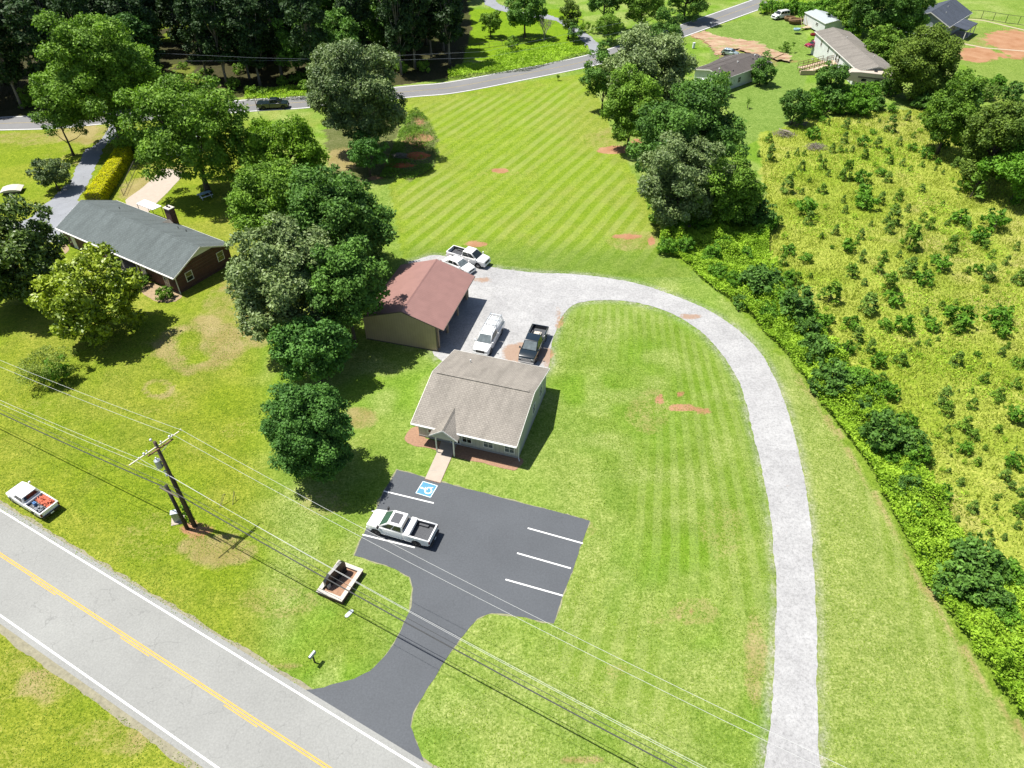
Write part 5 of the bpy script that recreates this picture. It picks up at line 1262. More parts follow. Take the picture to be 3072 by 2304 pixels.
def brush(name, p, rx, ry, h, n_, lab, m='dead_wood', board=False):
    rr = random.Random(int(p.x*7+p.y*13)); bm = bmesh.new()
    for i in range(n_):
        a = rr.uniform(0, math.pi); l = rr.uniform(.5, 1.3); q = Vector((rr.gauss(0, rx*.4), rr.gauss(0, ry*.4), 0)); q.z = rr.uniform(.03, h)*math.exp(-(q.x/rx)**2-(q.y/ry)**2)
        d = Vector((math.cos(a), math.sin(a), rr.uniform(-.2, .3)))*l/2; cyl(bm, q-d, q+d, rr.uniform(.012, .035), 4)
    if board: box(bm, -1.1, 1.1, -.12, .12, h, h+.05, Matrix.Rotation(-.8, 4, 'Z'))
    o = from_bm(name, bm, MT[m], None, False, p); tag(o, lab, 'brush pile')
for p, rx, lab, bd in ((G(2350, 405), 2.2, 'grey brush pile with a white board at the edge of the weedy field', True), (G(2400, 374), 2.2, 'grey brush pile in front of the dark hedge bushes', False), (G(2447, 445), 2.2, 'low grey brush pile among the field saplings', False),
                   (G(1200, 474), 1.8, 'grey twig pile beside the red clay mound', False), (G(2059, 688), 1.0, 'small tan brush heap at the top of the thicket', False)):
    brush('brush_pile', p, rx, rx*.7, .8, 160, lab, board=bd)
def mound(p, rx, ry, h, lab):
    bm = bmesh.new(); k = 20; prev = None; V = []
    for j in range(8):
        f = 1-j/7; z = h*(1-f*f); V.append([bm.verts.new((rx*f*math.cos(2*math.pi*i/k)*(1+.15*math.sin(i*2.3)), ry*f*math.sin(2*math.pi*i/k)*(1+.12*math.cos(i*1.7)), z+.05*math.sin(i*1.9+j))) for i in range(k)])
    for a, b in zip(V, V[1:]):
        for i in range(k): bm.faces.new((a[i], a[(i+1) % k], b[(i+1) % k], b[i]))
    o = from_bm('clay_mound', bm, MT['red_clay'], None, True, p); tag(o, lab, 'mound')
mound(G(1252, 468), 2.2, 1.3, .6, 'rounded mound of bare red clay in the weedy bed'); mound(G(1200, 497), 2.6, .8, .35, 'low red clay heap in front of the rounded mound')
def junk():
    q = rs
    for i, (a, b, s, m, lab) in enumerate(((400, 275, 1.5, 'wood_brown', 'low round brown tub beside the white wagon'), (475, 310, 1.8, 'wood_brown', 'tan covered heap beside the round tub'), (500, 415, .9, 'blue_grey', 'pale green tub lying on the far grass'), (728, 485, .9, 'lamp_red', 'red riding toy by the white shed'), (708, 808, .25, 'plastic_white', 'small white bucket on the grass by the mobile home'))):
        p = G(*q(a, b)); bm = bmesh.new(); k = 14; h = s*.55
        prof = [(s*.85, 0), (s, h*.6), (s*.92, h), (s*.7, h*1.0), (s*.66, h*.75), (.05, h*.8)]
        V = [[bm.verts.new((r*math.cos(2*math.pi*j/k), r*.75*math.sin(2*math.pi*j/k), z)) for j in range(k)] for r, z in prof]
        for A, B in zip(V, V[1:]):
            for j in range(k): bm.faces.new((A[j], A[(j+1) % k], B[(j+1) % k], B[j]))
        o = from_bm(['tub', 'covered_heap', 'tub', 'riding_toy', 'bucket'][i], bm, MT[m], None, False, p); tag(o, lab, ['tub', 'heap', 'tub', 'toy', 'bucket'][i])
    t = thing('lumber_rack', 'leaning pale lumber and open wooden frame beside the white shed', 'lumber', G(*q(610, 350)), .4); bm = bmesh.new()
    for x in (-1.5, -.7, .1, .9, 1.6):
        cyl(bm, (x, -.8, 0), (x+.2, .8, 2.1), .06, 4)
    from_bm('upright', bm, MT['wood_pale'], t); bm = bmesh.new()
    for i in range(6): box(bm, -2.6, 1.2, -2.2+i*.28, -2.0+i*.28, .05+.03*(i % 2), .12+.03*(i % 2), Matrix.Rotation(.1*i-.2, 4, 'Z'))
    from_bm('plank', bm, MT['wood_pale'], t)
    p = G(2080+.2364*1000, 120+.2364*262); t = thing('timber_beam', 'long dark timber leaning out from the ivy by the old mobile home', 'beam', p, .5); bm = bmesh.new(); cyl(bm, (-.5, 0, .3), (3.2, 0, 1.0), .1, 8); from_bm('beam', bm, MT['wood_brown'], t)
junk()
def propane():
    t = thing('propane_tank', 'white rounded tank tucked behind the old single-wide home', 'tank', G(2080+.2364*190, 120+.2364*590, 0), -.6); bm = bmesh.new(); tube(bm, [(-1.6, 0, 1.0), (-1.4, 0, 1.0), (1.4, 0, 1.0), (1.6, 0, 1.0)], [.25, .6, .6, .25], 14); from_bm('tank', bm, MT['plastic_white'], t, True)
    bm = bmesh.new(); box(bm, -1, -.8, -.4, .4, 0, .5); box(bm, .8, 1, -.4, .4, 0, .5); from_bm('saddle', bm, MT['metal_grey'], t)
propane()
# ------------------------------------------------------------------ vegetation
def leaf_mesh(name, P, Nn, size, asp, lv, rng):
    n = len(P); r = rng.normal(size=(n, 3)); t = np.cross(Nn, r); t /= np.linalg.norm(t, axis=1)[:, None]+1e-9
    b = np.cross(Nn, t); b /= np.linalg.norm(b, axis=1)[:, None]+1e-9; s = np.asarray(size)[:, None]*np.ones((n, 1))
    fold = Nn*s*.18
    V = np.stack([P+t*s, P+b*s*asp-fold, P-t*s, P-b*s*asp-fold], 1).reshape(-1, 3)
    me = np_mesh(name, V, np.arange(4*n).reshape(n, 4), 4)
    a = me.attributes.new('lv', 'FLOAT', 'POINT'); a.data.foreach_set('value', np.repeat(lv, 4).astype(np.float32)); return me
def unit(v): return v/(np.linalg.norm(v, axis=-1, keepdims=True)+1e-9)
def fib(n, rng, jit=.25):
    i = np.arange(n)+.5; ph_ = np.arccos(1-2*i/n); th = math.pi*(1+5**.5)*i
    d = np.stack([np.cos(th)*np.sin(ph_), np.sin(th)*np.sin(ph_), np.cos(ph_)], -1); return unit(d+rng.normal(size=d.shape)*jit)
def crown(rx, ry, rz, leaf=.17, lobes=60, lf=.30, seed=0, dens=1., gap=0., shape='round', asp=.55, cover=1.15):
    """leaf faces gathered in clumps over the crown volume; origin at crown centre"""
    rng = np.random.default_rng(seed); R = np.array([rx, ry, rz]); Rm = (rx*ry*rz)**(1/3)
    lobes = int(lobes*1.7); lf = lf*.78
    D = fib(lobes, rng); D = D[D[:, 2] > -.82]
    rho = rng.uniform(.50, .90, len(D))
    if shape == 'cone':
        h = rng.uniform(-1, .95, len(D)); a = rng.uniform(0, 2*math.pi, len(D)); q = (1-(h+1)/2)**.75*.8
        Lc = np.stack([np.cos(a)*q*rx, np.sin(a)*q*ry, h*rz], -1); D = unit(np.stack([np.cos(a), np.sin(a), np.full(len(D), .35)], -1))
    elif shape == 'tall':
        h = rng.uniform(-1, 1, len(D)); a = rng.uniform(0, 2*math.pi, len(D)); q = np.sqrt(np.clip(1-h*h*.8, .05, 1))*rng.uniform(.35, .8, len(D))
        Lc = np.stack([np.cos(a)*q*rx, np.sin(a)*q*ry, h*rz*.85], -1); D = unit(np.stack([np.cos(a), np.sin(a), h+.3], -1))
    else:
        Lc = D*rho[:, None]*R
        az_l = np.arctan2(D[:, 1], D[:, 0]); wob = 1+.13*np.sin(az_l*2+seed)+.10*np.sin(az_l*3+seed*1.7+D[:, 2]*2)+.07*np.sin(az_l*5+seed*.6+D[:, 2]*4)
        if shape == 'lumpy': Lc = Lc*wob[:, None]+rng.normal(size=Lc.shape)*R*.10
        else: Lc = Lc*(1+(wob[:, None]-1)*.35)+rng.normal(size=Lc.shape)*R*.04
    if gap: keep = rng.uniform(size=len(D)) > gap; Lc, D = Lc[keep], D[keep]
    lr = Rm*lf*rng.uniform(.45, 1.45, len(D)); lr = np.minimum(lr, min(R)*.6)
    leaf = leaf*1.3; area = 4*math.pi*lr**2; per = np.maximum(12, area*dens*cover*.72/(leaf*leaf*asp*2)).astype(int)
    idx = np.repeat(np.arange(len(D)), per); n = len(idx)
    d = unit(rng.normal(size=(n, 3))+D[idx]*.75+np.array([0, 0, .25])); rad = rng.uniform(.35, 1.08, n)**.45
    P = Lc[idx]+d*(lr[idx]*rad)[:, None]*np.array([1.12, 1.12, .78])+rng.normal(size=(n, 3))*(lr[idx]*.13)[:, None]
    P += (vn(P[:, 0]*3+P[:, 2]*5, P[:, 1]*3, 1.2, seed)-.5)[:, None]*d*.35*min(1, Rm/3)
    Nn = unit(d*.55+rng.normal(size=(n, 3))*.55+np.array([0, 0, .4]))
    lobeval = rng.uniform(0, 1, len(D)); lv = rng.uniform(0, 1, n)*.55+lobeval[idx]*.45
    return leaf_mesh('crown', P, Nn, leaf*rng.uniform(.6, 1.25, n), asp, lv, rng), Lc
def trunk_mesh(hc, rz, Lc, r0, seed, lean=0, nl=7, low=0):
    rr = random.Random(seed); bm = bmesh.new(); top = hc+rz*.35
    k = 6; pts = [(rr.uniform(-.08, .08)*i*.4, rr.uniform(-.08, .08)*i*.4, -.15+(top+.15)*i/k) for i in range(k+1)]
    tube(bm, pts, [r0*(1.35 if i == 0 else 1-.8*i/k) for i in range(k+1)], 9)
    if len(Lc):
        idx = list(range(len(Lc))); rr.shuffle(idx)
        for i in idx[:nl]:
            l = Vector(Lc[i]); l.z += hc; s = max(.12*hc, min(l.z-.15*hc, hc*.95)*rr.uniform(.55, .85)); a = Vector((0, 0, s)); m_ = a.lerp(l, .5)+Vector((0, 0, -.08*(l-a).length))
            tube(bm, [a, m_, l], [r0*.45, r0*.28, r0*.08], 6)
    bmesh.ops.recalc_face_normals(bm, faces=bm.faces); me = bpy.data.meshes.new('trunk'); bm.to_mesh(me); bm.free()
    for p in me.polygons: p.use_smooth = True
    return me
NAMES = {'tree': 'tree', 'shrub': 'shrub'}
def solve(x0, y0, x1, y1, zb, minr=.35):
    cx, cy = (x0+x1)/2*K, (y0+y1)/2*K; w_, h_ = (x1-x0)*K, (y1-y0)*K; zc = zb+2
    for _ in range(12):
        p = G(cx, cy, zc); s = ppm(p); th = math.atan2(H-zc, math.hypot(p.x, p.y)); rx = w_/2/s
        q = (h_/2/s)**2-(rx*math.sin(th))**2; rz = math.sqrt(q)/math.cos(th) if q > 0 else 0
        rz = max(rz, rx*minr); zc = zb+rz
    return p, rx, rz, zc
def tree(name, label, cat, bb, zb=1., leafm='mid', leaf=.17, lobes=60, lf=.3, shape='round', seed=0, r0=None, dens=1., gap=0, group=None, barkm='bark', minr=.5, cover=1.15, asp=.55, nl=7):
    p, rx, rz, zc = solve(*bb, zb, minr); p = Vector((p.x, p.y, float(hz(p.x, p.y))))
    t = thing(name, label, cat, p, 0, group)
    ex = .93
    me, Lc = crown(rx*ex, rx*ex*.97, rz*ex, leaf, lobes, lf, seed, dens, gap, shape, asp, cover)
    c = link('crown', me, LEAF[leafm], t, (0, 0, zc))
    tm = trunk_mesh(zc, rz, Lc, r0 or max(.06, rx*.055), seed, nl=nl); link('trunk' if cat != 'shrub' else 'stem', tm, MT[barkm], t); return t
yard = [
 ('tree', 'big leafy green tree shading the old drive by the far road', (92, 33, 330, 285), 1.8, 'mid', .19, 110, .24, 'lumpy'),
 ('tree', 'small leaning tree with open crown beside the big drive tree', (76, 190, 168, 306), 2.4, 'mid', .15, 30, .3, 'lumpy'),
 ('tree', 'spreading light green yard tree over the pale garage roof', (292, 157, 528, 410), 1.2, 'mid', .18, 95, .23, 'lumpy'),
 ('tree', 'bright green tree behind the dark cluster, just left of the bare worn patch', (508, 245, 708, 405), .6, 'bright', .17, 70, .25, 'round'),
 ('tree', 'dark green tree at the back left of the cluster beside the brick house', (486, 345, 700, 540), .6, 'mid', .17, 70, .25, 'lumpy'),
 ('tree', 'large dark green tree at the back right of the cluster near the striped lawn', (600, 358, 864, 610), .6, 'dark', .17, 100, .23, 'lumpy'),
 ('oak_tree', 'greyish green oak in front of the dark cluster, left of the barn roof', (490, 468, 735, 745), 1.2, 'oak', .155, 110, .21, 'lumpy'),
 ('tree', 'dark tree squeezed between the grey oak and the barn roof', (655, 512, 832, 722), 2.5, 'dark', .16, 70, .25, 'lumpy'),
 ('tree', 'rounded vivid green tree directly left of the barn end wall', (588, 668, 762, 832), .8, 'fern', .15, 70, .24, 'round'),
 ('tree', 'fine-leaved green tree standing alone on the lawn left of the office', (570, 818, 762, 1056), .0, 'fern', .10, 190, .2, 'round'),
 ('oak_tree', 'broad domed olive green oak overhanging the far road', (656, 76, 880, 330), .8, 'oak', .16, 130, .20, 'round'),
 ('tree', 'ivy-covered small tree in the rough bed below the domed oak', (748, 285, 838, 378), .3, 'fern', .14, 40, .28, 'lumpy'),
 ('magnolia_tree', 'yellow-green magnolia tree in front of the brick house', (86, 536, 303, 740), .2, 'magnolia', .19, 95, .22, 'lumpy'),
 ('magnolia_tree', 'dark magnolia tree cut off by the left edge of the picture', (-110, 430, 128, 672), .3, 'magdark', .19, 90, .24, 'lumpy'),
 ('tree', 'dark leafy tree at the left end of the clump where the far road bends', (1268, 90, 1345, 232), .5, 'dark', .15, 45, .28, 'lumpy'),
 ('tree', 'domed olive tree in the middle of the clump at the striped lawn', (1308, 58, 1512, 262), .8, 'oak', .17, 100, .22, 'round'),
 ('tree', 'dark tree rising behind the domed tree of the roadside clump', (1400, 24, 1478, 110), 2, 'dark', .17, 35, .3, 'lumpy'),
 ('tree', 'dense green tree on the lawn side of the roadside clump', (1305, 150, 1425, 320), .5, 'mid', .16, 60, .26, 'lumpy'),
 ('tree', 'largest tree of the clump between striped lawn and weedy field', (1366, 182, 1615, 420), .6, 'dark', .17, 120, .22, 'lumpy'),
 ('tree', 'drooping grey-green tree at the lower left of the roadside clump', (1385, 290, 1560, 492), .2, 'oak', .15, 80, .25, 'lumpy'),
 ('tree', 'dark tree at the lower right of the roadside clump beside the field', (1490, 330, 1645, 495), .2, 'mid', .15, 75, .25, 'lumpy'),
 ('cedar_tree', 'broad olive cedar between the mobile home and the slate-roofed house', (1925, 54, 2066, 214), .0, 'cedar', .16, 110, .24, 'round'),
 ('tree', 'small dark tree in front of the white mobile home wall', (1762, 132, 1832, 212), .4, 'dark', .14, 40, .28, 'round'),
 ('shrub', 'dark conical shrub at the left end of the field edge bushes', (1688, 186, 1752, 268), .1, 'dark', .14, 40, .28, 'round'),
 ('tree', 'loose green tree at the right above the weedy field', (2000, 160, 2120, 330), .3, 'mid', .16, 60, .25, 'lumpy'),
 ('tree', 'olive bushy tree at the right edge above the weedy field', (2085, 190, 2235, 400), .3, 'cedar', .16, 80, .25, 'lumpy'),
 ('tree', 'bright vine-covered tree at the right edge of the weedy field', (2150, 290, 2290, 440), .2, 'vivid', .16, 60, .25, 'lumpy'),
 ('tree', 'broad dark shade tree on the far bright lawn', (1088, -30, 1180, 68), 1., 'dark', .18, 55, .26, 'round'),
 ('tree', 'small open round tree on the far lawn below the shade tree', (1034, 20, 1084, 72), .7, 'mid', .15, 30, .3, 'lumpy'),
 ('tree', 'reddish dark tree beside the far curved drive', (1208, -8, 1252, 70), 1., 'cedar', .15, 30, .3, 'lumpy'),
 ('shrub', 'vase-shaped shrub standing at the far chain-link fence', (1090, 72, 1124, 110), .1, 'mid', .12, 18, .3, 'lumpy'),
 ('shrub', 'dark shrub between bare tree and far drive', (1222, 48, 1258, 90), .1, 'dark', .13, 20, .3, 'lumpy'),
 ('shrub', 'left one of two round green shrubs beside the far drive', (1252, 45, 1276, 68), .0, 'bright', .12, 14, .32, 'round'),
 ('shrub', 'right one of two round green shrubs beside the far drive', (1276, 52, 1298, 72), .0, 'bright', .12, 14, .32, 'round'),
 ('tree', 'dark tree at the top of the picture above the far drive', (1270, -60, 1345, 45), 1.5, 'dark', .18, 40, .28, 'lumpy'),
 ('tree', 'broad-leaved green tree at the top above the round shrubs', (1340, -50, 1440, 52), 1., 'mid', .18, 50, .26, 'lumpy'),
 ('tree', 'dark tree above the roadside clump at the top edge', (1430, -60, 1540, 30), 1., 'dark', .18, 45, .27, 'lumpy'),
 ('shrub', 'green shrub mass beneath the clump at the road bend', (1285, 28, 1345, 90), .0, 'mid', .14, 30, .3, 'lumpy'),
 ('shrub', 'large rounded grey-green shrub beside the old drive', (69, 334, 150, 412), .1, 'oak', .12, 50, .26, 'round'),
 ('shrub', 'clipped round green shrub at the corner of the brick house', (334, 617, 374, 648), .0, 'mid', .09, 26, .3, 'round'),
 ('shrub', 'low spreading shrub in front of the brick house porch', (280, 590, 326, 622), .0, 'mid', .10, 24, .3, 'lumpy'),
 ('shrub', 'small dark shrub under the left window of the brick house', (150, 576, 176, 592), .0, 'dark', .10, 10, .32, 'round'),
 ('shrub', 'bushy ivy mass at the end wall of the old mobile home', (1620, 120, 1675, 182), .0, 'dark', .14, 34, .28, 'lumpy'),
 ('shrub', 'ivy bush along the front of the old mobile home', (1545, 150, 1580, 205), .0, 'mid', .14, 26, .28, 'lumpy'),
 ('shrub', 'low green bush against the old mobile home wall', (1588, 138, 1626, 172), .0, 'vivid', .13, 20, .3, 'lumpy'),
 ('shrub', 'bush between the clump and the old mobile home', (1505, 165, 1560, 250), .0, 'mid', .15, 34, .28, 'lumpy'),
 ('shrub', 'dark green bush below the lawn-side tree of the clump', (1400, 430, 1470, 490), .0, 'mid', .14, 30, .3, 'lumpy'),
 ('shrub', 'spiky green plant on the grass before the white shed', (1689, 72, 1722, 96), .0, 'mid', .12, 10, .3, 'lumpy'),
]
for i, (nm, lb, bb, zb, lm, lf_, nl_, lff, shp) in enumerate(yard):
    tree(nm, lb, 'shrub' if nm == 'shrub' else 'tree', bb, zb, lm, lf_, nl_, lff, shp, seed=100+i, minr=.3 if nm == 'shrub' else .45)
# thin see-through shrub with feathery foliage
t = tree('shrub', 'thin see-through shrub with pale feathery twigs on the left lawn', 'shrub', (40, 745, 165, 835), .1, 'thin', .07, 60, .26, 'lumpy', 301, .05, .22, .1)
t = tree('shrub', 'denser green heart growing inside the feathery shrub', 'shrub', (92, 770, 150, 830), .1, 'vivid', .10, 30, .3, 'lumpy', 302, .05, .7)
t = tree('vine', 'green vine climbing between the two utility poles', 'vine', (392, 1072, 412, 1136), .1, 'vivid', .07, 24, .3, 'tall', 303, .03, .5)
# bare and tiny trees
def bare_tree(label, base, h, seed, m='bark_pale', leaves=False):
    rr = random.Random(seed); t = thing('bare_tree' if not leaves else 'young_tree', label, 'tree', base); bm = bmesh.new(); tips = []
    def grow(p, d, l, r, lev):
        q = p+d*l; tube(bm, [p, p.lerp(q, .5)+Vector((rr.uniform(-.05, .05), rr.uniform(-.05, .05), 0))*l, q], [r, r*.8, r*.55], 5, False); tips.append(q)
        if lev == 0: return
        for i in range(rr.choice((3, 4))):
            nd = (d+Vector((rr.uniform(-1, 1), rr.uniform(-1, 1), rr.uniform(-.2, .6)))*.75).normalized(); grow(q, nd, l*rr.uniform(.6, .82), r*.55, lev-1)
    grow(Vector(), Vector((0, 0, 1)), h*.28, h*.035, 5 if not leaves else 2); from_bm('trunk', bm, MT[m], t)
    if leaves:
        rng = np.random.default_rng(seed); Q = np.array([list(q) for q in tips if q.z > h*.3]); ix = rng.integers(0, len(Q), 260); P = Q[ix]+rng.normal(size=(260, 3))*h*.07
        link('crown', leaf_mesh('crown', P, unit(rng.normal(size=(260, 3))+[0, 0, .5]), np.full(260, .09), .5, rng.uniform(0, 1, 260), rng), LEAF['mid'], t)
bare_tree('leafless grey tree beside the far curved drive', G(1360+.394*692, .394*330), 6.2, 4)
bare_tree('tiny young tree alone on the grass below the old mobile home', G(2242, 324), 2.4, 8, 'bark', True)
bare_tree('tiny young tree on the verge above the striped lawn', G(1674, 242), 1.6, 9, 'bark', True)
# clipped golden hedge
def hedge(label, pts, w_, h_, seed, dark=False):
    rng = np.random.default_rng(seed); t = thing('hedge', label, 'hedge', pts[0]); o = pts[0]; P = []; Nn = []
    L = sum((b-a).length for a, b in zip(pts, pts[1:])); n = int(L*(w_+2*h_)*170)
    for a, b in zip(pts, pts[1:]):
        k = int(n*(b-a).length/L); d = (b-a).normalized(); nn = np.array([-d.y, d.x, 0]); s = rng.uniform(0, 1, k); prm = rng.uniform(0, w_+2*h_, k)
        A = np.array(a)[None]*(1-s[:, None])+np.array(b)[None]*s[:, None]-np.array(o)
        lat = np.where(prm < h_, -w_/2, np.where(prm > h_+w_, w_/2, prm-h_-w_/2)); z = np.where(prm < h_, prm, np.where(prm > h_+w_, 2*h_+w_-prm, h_))
        nor = np.where((prm < h_)[:, None], -nn, np.where((prm > h_+w_)[:, None], nn, np.array([0, 0, 1.])))
        corner = np.clip((np.abs(lat)/(w_/2))**6*(z/h_)**6, 0, 1)[:, None]; Q = A+nn*lat[:, None]*(1-.12*corner)+np.array([0, 0, 1.])*z[:, None]*(1-.1*corner)
        Q += nor*(vn(Q[:, 0]*2, Q[:, 1]*2+Q[:, 2]*2, 1, 4)[:, None]-.5)*.22+rng.normal(size=Q.shape)*.03
        P.append(Q); Nn.append(unit(nor*.9+rng.normal(size=Q.shape)*.45+np.array([0, 0, .2])))
    for e, sg in ((pts[0], -1), (pts[-1], 1)):
        k = int(w_*h_*170); d = ((pts[-1]-pts[0]).normalized())*sg; nn = np.array([-d.y, d.x, 0]); Q = np.array(e-o)+nn*rng.uniform(-w_/2, w_/2, k)[:, None]+np.array([0, 0, 1.])*rng.uniform(0, h_, k)[:, None]
        P.append(Q+rng.normal(size=Q.shape)*.05); Nn.append(unit(np.array(d)*.9+rng.normal(size=Q.shape)*.45))
    P = np.concatenate(P); Nn = np.concatenate(Nn); n = len(P)
    link('foliage', leaf_mesh('foliage', P, Nn, .10*rng.uniform(.6, 1.2, n), .6, rng.uniform(0, 1, n), rng), LEAF['hedge' if not dark else 'vivid'], t)
    bm = bmesh.new()
    for a, b in zip(pts, pts[1:]):
        d = (b-a).normalized(); nn = Vector((-d.y, d.x, 0))*(w_/2-.15); q = [a-o-nn, b-o-nn, b-o+nn, a-o+nn]; A = [bm.verts.new(v) for v in q]; B = [bm.verts.new(v+Vector((0, 0, h_-.18))) for v in q]
        bm.faces.new(A); bm.faces.new(B)
        for i in range(4): bm.faces.new((A[i], A[(i+1) % 4], B[(i+1) % 4], B[i]))
    from_bm('branch_core', bm, MT['bark'], t)
hc = lambda a, b: G(a*.36166, b*.36166, 1.9)
ha, hb, hd, he = (hc(760, 1600)), (hc(1015, 1215)), (hc(1030, 1190)), (hc(1070, 1075))
fl = lambda p: Vector((p.x, p.y, 0))
hedge('long clipped golden yellow hedge beside the old drive', [fl(ha), fl(hb)], 2.5, 1.9, 61)
hedge('shorter shaded green-gold hedge at the far end of the golden hedge', [fl(hd), fl(he)], 2.1, 1.9, 62, True)
# ---- wood beyond the far road: individual trees sharing a few meshes
protos = {}
def proto(kind, v):
    key = (kind, v)
    if key not in protos:
        if kind == 'pine': me, Lc = crown(3.5, 3.5, 7.4, .24, 80, .24, 500+v, .75, .1, 'tall'); tm = trunk_mesh(10.6, 7., Lc, .24, 500+v, nl=16); m, bk_ = LEAF['pine'], MT['bark_pale']; zc = 10.6
        elif kind == 'pinehi': me, Lc = crown(3.6, 3.6, 6.8, .22, 80, .25, 520+v, .85, .05, 'tall'); tm = trunk_mesh(8.6, 6.6, Lc, .24, 520+v, nl=12); m, bk_ = LEAF['pinehi'], MT['bark']; zc = 8.6
        elif kind == 'broad': me, Lc = crown(4.4, 4.4, 5.2, .2, 80, .25, 540+v, .9, 0, 'lumpy'); tm = trunk_mesh(6.6, 5, Lc, .26, 540+v); m, bk_ = LEAF['dark'], MT['bark']; zc = 6.6
        elif kind == 'brush': me, Lc = crown(1.6, 1.6, 1.2, .15, 26, .32, 560+v, .9, 0, 'lumpy'); tm = trunk_mesh(1.1, 1, Lc, .06, 560+v, nl=4); m, bk_ = LEAF['mid'], MT['bark']; zc = 1.1
        me.materials.append(m); tm.materials.append(bk_); protos[key] = (me, tm, zc)
    return protos[key]
def put_proto(kind, v, name, label, cat, group, p, s, sz=None, rz=0):
    me, tm, zc = proto(kind, v); t = thing(name, label, cat, (p[0], p[1], float(hz(p[0], p[1]))), rz, group); t.scale = (s, s, sz or s)
    c = bpy.data.objects.new('crown', me); COL.objects.link(c); c.parent = t; c.location = (0, 0, zc)
    c = bpy.data.objects.new('trunk' if cat == 'tree' else 'stem', tm); COL.objects.link(c); c.parent = t
rr = random.Random(77); placed = []
FRW = [(p.x, p.y) for p in FR]
WL = {'pine': 'dark pine of the wood', 'pinehi': 'fresh green tree of the wood', 'broad': 'dark broad-leaved tree of the wood', 'brush': 'low bush in the undergrowth of the wood beyond the far road'}
GAPS = [[(345, 40), (430, 30), (440, 70), (360, 80)], [(360, 150), (430, 145), (440, 190), (360, 195)], [(990, 0), (1300, -60), (1300, 200), (1000, 170)]]
def uv(x, y):
    px, py = Pj((x, y, 0)); return px/K, py/K
tries = 0
while len(placed) < 150 and tries < 20000:
    tries += 1; x, y = rr.uniform(-112, 2), rr.uniform(128, 226)
    u, v = uv(x, y)
    if u < -190 or u > 990: continue
    if not inpoly(np.array([u]), np.array([v]), WOOD)[0]: continue
    dr_ = float(dline(np.array([x]), np.array([y]), FRW)[0])
    if dr_ < 6.5: continue
    if any(inpoly(np.array([u]), np.array([v]), g_)[0] for g_ in GAPS): continue
    # keep the sight lines to the small clearings open
    if 330 < u < 480 and v < 215 and rr.random() < .35: continue
    if any((x-a)**2+(y-b)**2 < 3.6**2 for a, b in placed): continue
    placed.append((x, y)); k = 'pine' if rr.random() < .5 else ('pinehi' if rr.random() < .4 else 'broad')
    if 150 < u < 480 and k == 'broad': k = 'pine'
    s = rr.uniform(.85, 1.2); put_proto(k, rr.randrange(3), 'pine_tree' if k == 'pine' else 'tree', WL[k]+', '+('front row, ' if dr_ < 12 else 'second row, ' if dr_ < 24 else 'deep inside, ')+('left edge' if u < 60 else 'behind the drive tree' if u < 330 else 'around the clearing' if u < 500 else 'above the dark pickup' if u < 650 else 'behind the domed oak' if u < 890 else 'right end'), 'tree', 'trees of the wood beyond the far road', (x, y), s, s*rr.uniform(.9, 1.15), rr.uniform(0, 6.28))
for u, v in ((60, 215), (95, 150), (600, 120), (350, 205), (690, 160), (905, 120), (960, 130), (560, 175)):
    pass
n_ = 0
while n_ < 60:
    x, y = rr.uniform(-105, 4), rr.uniform(128, 215); u, v = uv(x, y)
    if u < -120 or u > 985 or not inpoly(np.array([u]), np.array([v]), WOOD)[0]: continue
    dr_ = float(dline(np.array([x]), np.array([y]), FRW)[0])
    if dr_ < 4.8 or (dr_ > 14 and rr.random() < .6): continue
    n_ += 1; put_proto('brush', rr.randrange(3), 'bush', WL['brush'], 'bush', 'undergrowth bushes of the far wood', (x, y), rr.uniform(.5, 1.1), None, rr.uniform(0, 6.28))
# trees past the top edge whose shade and crowns close the picture
for i, (u, v, k, lab) in enumerate(((1560, -28, 'broad', 'dark tree on the far side of the road at the top edge'), (1500, -50, 'pinehi', 'tall green tree at the top edge left of the far road'), (1400, -70, 'broad', 'dark broad tree behind the round shrubs at the top edge'), (1640, -50, 'broad', 'broad tree shading the far road at the top edge'),
                                (1740, -25, 'broad', 'tree at the top edge above the white wagon'), (1800, -50, 'pinehi', 'tall tree behind the white shed'))):
    p = O(u, v); put_proto(k, i % 3, 'tree', lab, 'tree', None, (p.x, p.y), .8 if i < 8 else .62, None, i*1.3)
def tree_at(name, label, x, y, rx, rz, zc, leafm, leaf, lobes, lf, seed):
    t = thing(name, label, 'tree', (x, y, 0)); me, Lc = crown(rx, rx, rz, leaf, lobes, lf, seed, 1., 0, 'lumpy')
    link('crown', me, LEAF[leafm], t, (0, 0, zc)); link('trunk', trunk_mesh(zc, rz, Lc, rx*.06, seed), MT['bark'], t)
for i_, (u_, v_, zc_, rx_, rz_, lm_, lb_) in enumerate(((1905, 20, 7.5, 6.6, 7.5, 'dark', 'tallest dark tree behind the roof of the long white mobile home'), (1840, 14, 5.5, 4.6, 5.5, 'mid', 'green tree left of the tallest tree behind the mobile home'), (1915, 105, 4., 3.6, 4., 'mid', 'lower green tree between the mobile home roof and the cedar'), (1960, 20, 6.5, 4.8, 6., 'dark', 'dark tree right of the tallest tree beside the slate-roofed house'))):
    p_ = O(u_, v_, zc_); tree_at('tree', lb_, p_.x, p_.y, rx_, rz_, zc_, lm_, .19, 70, .25, 900+i_)
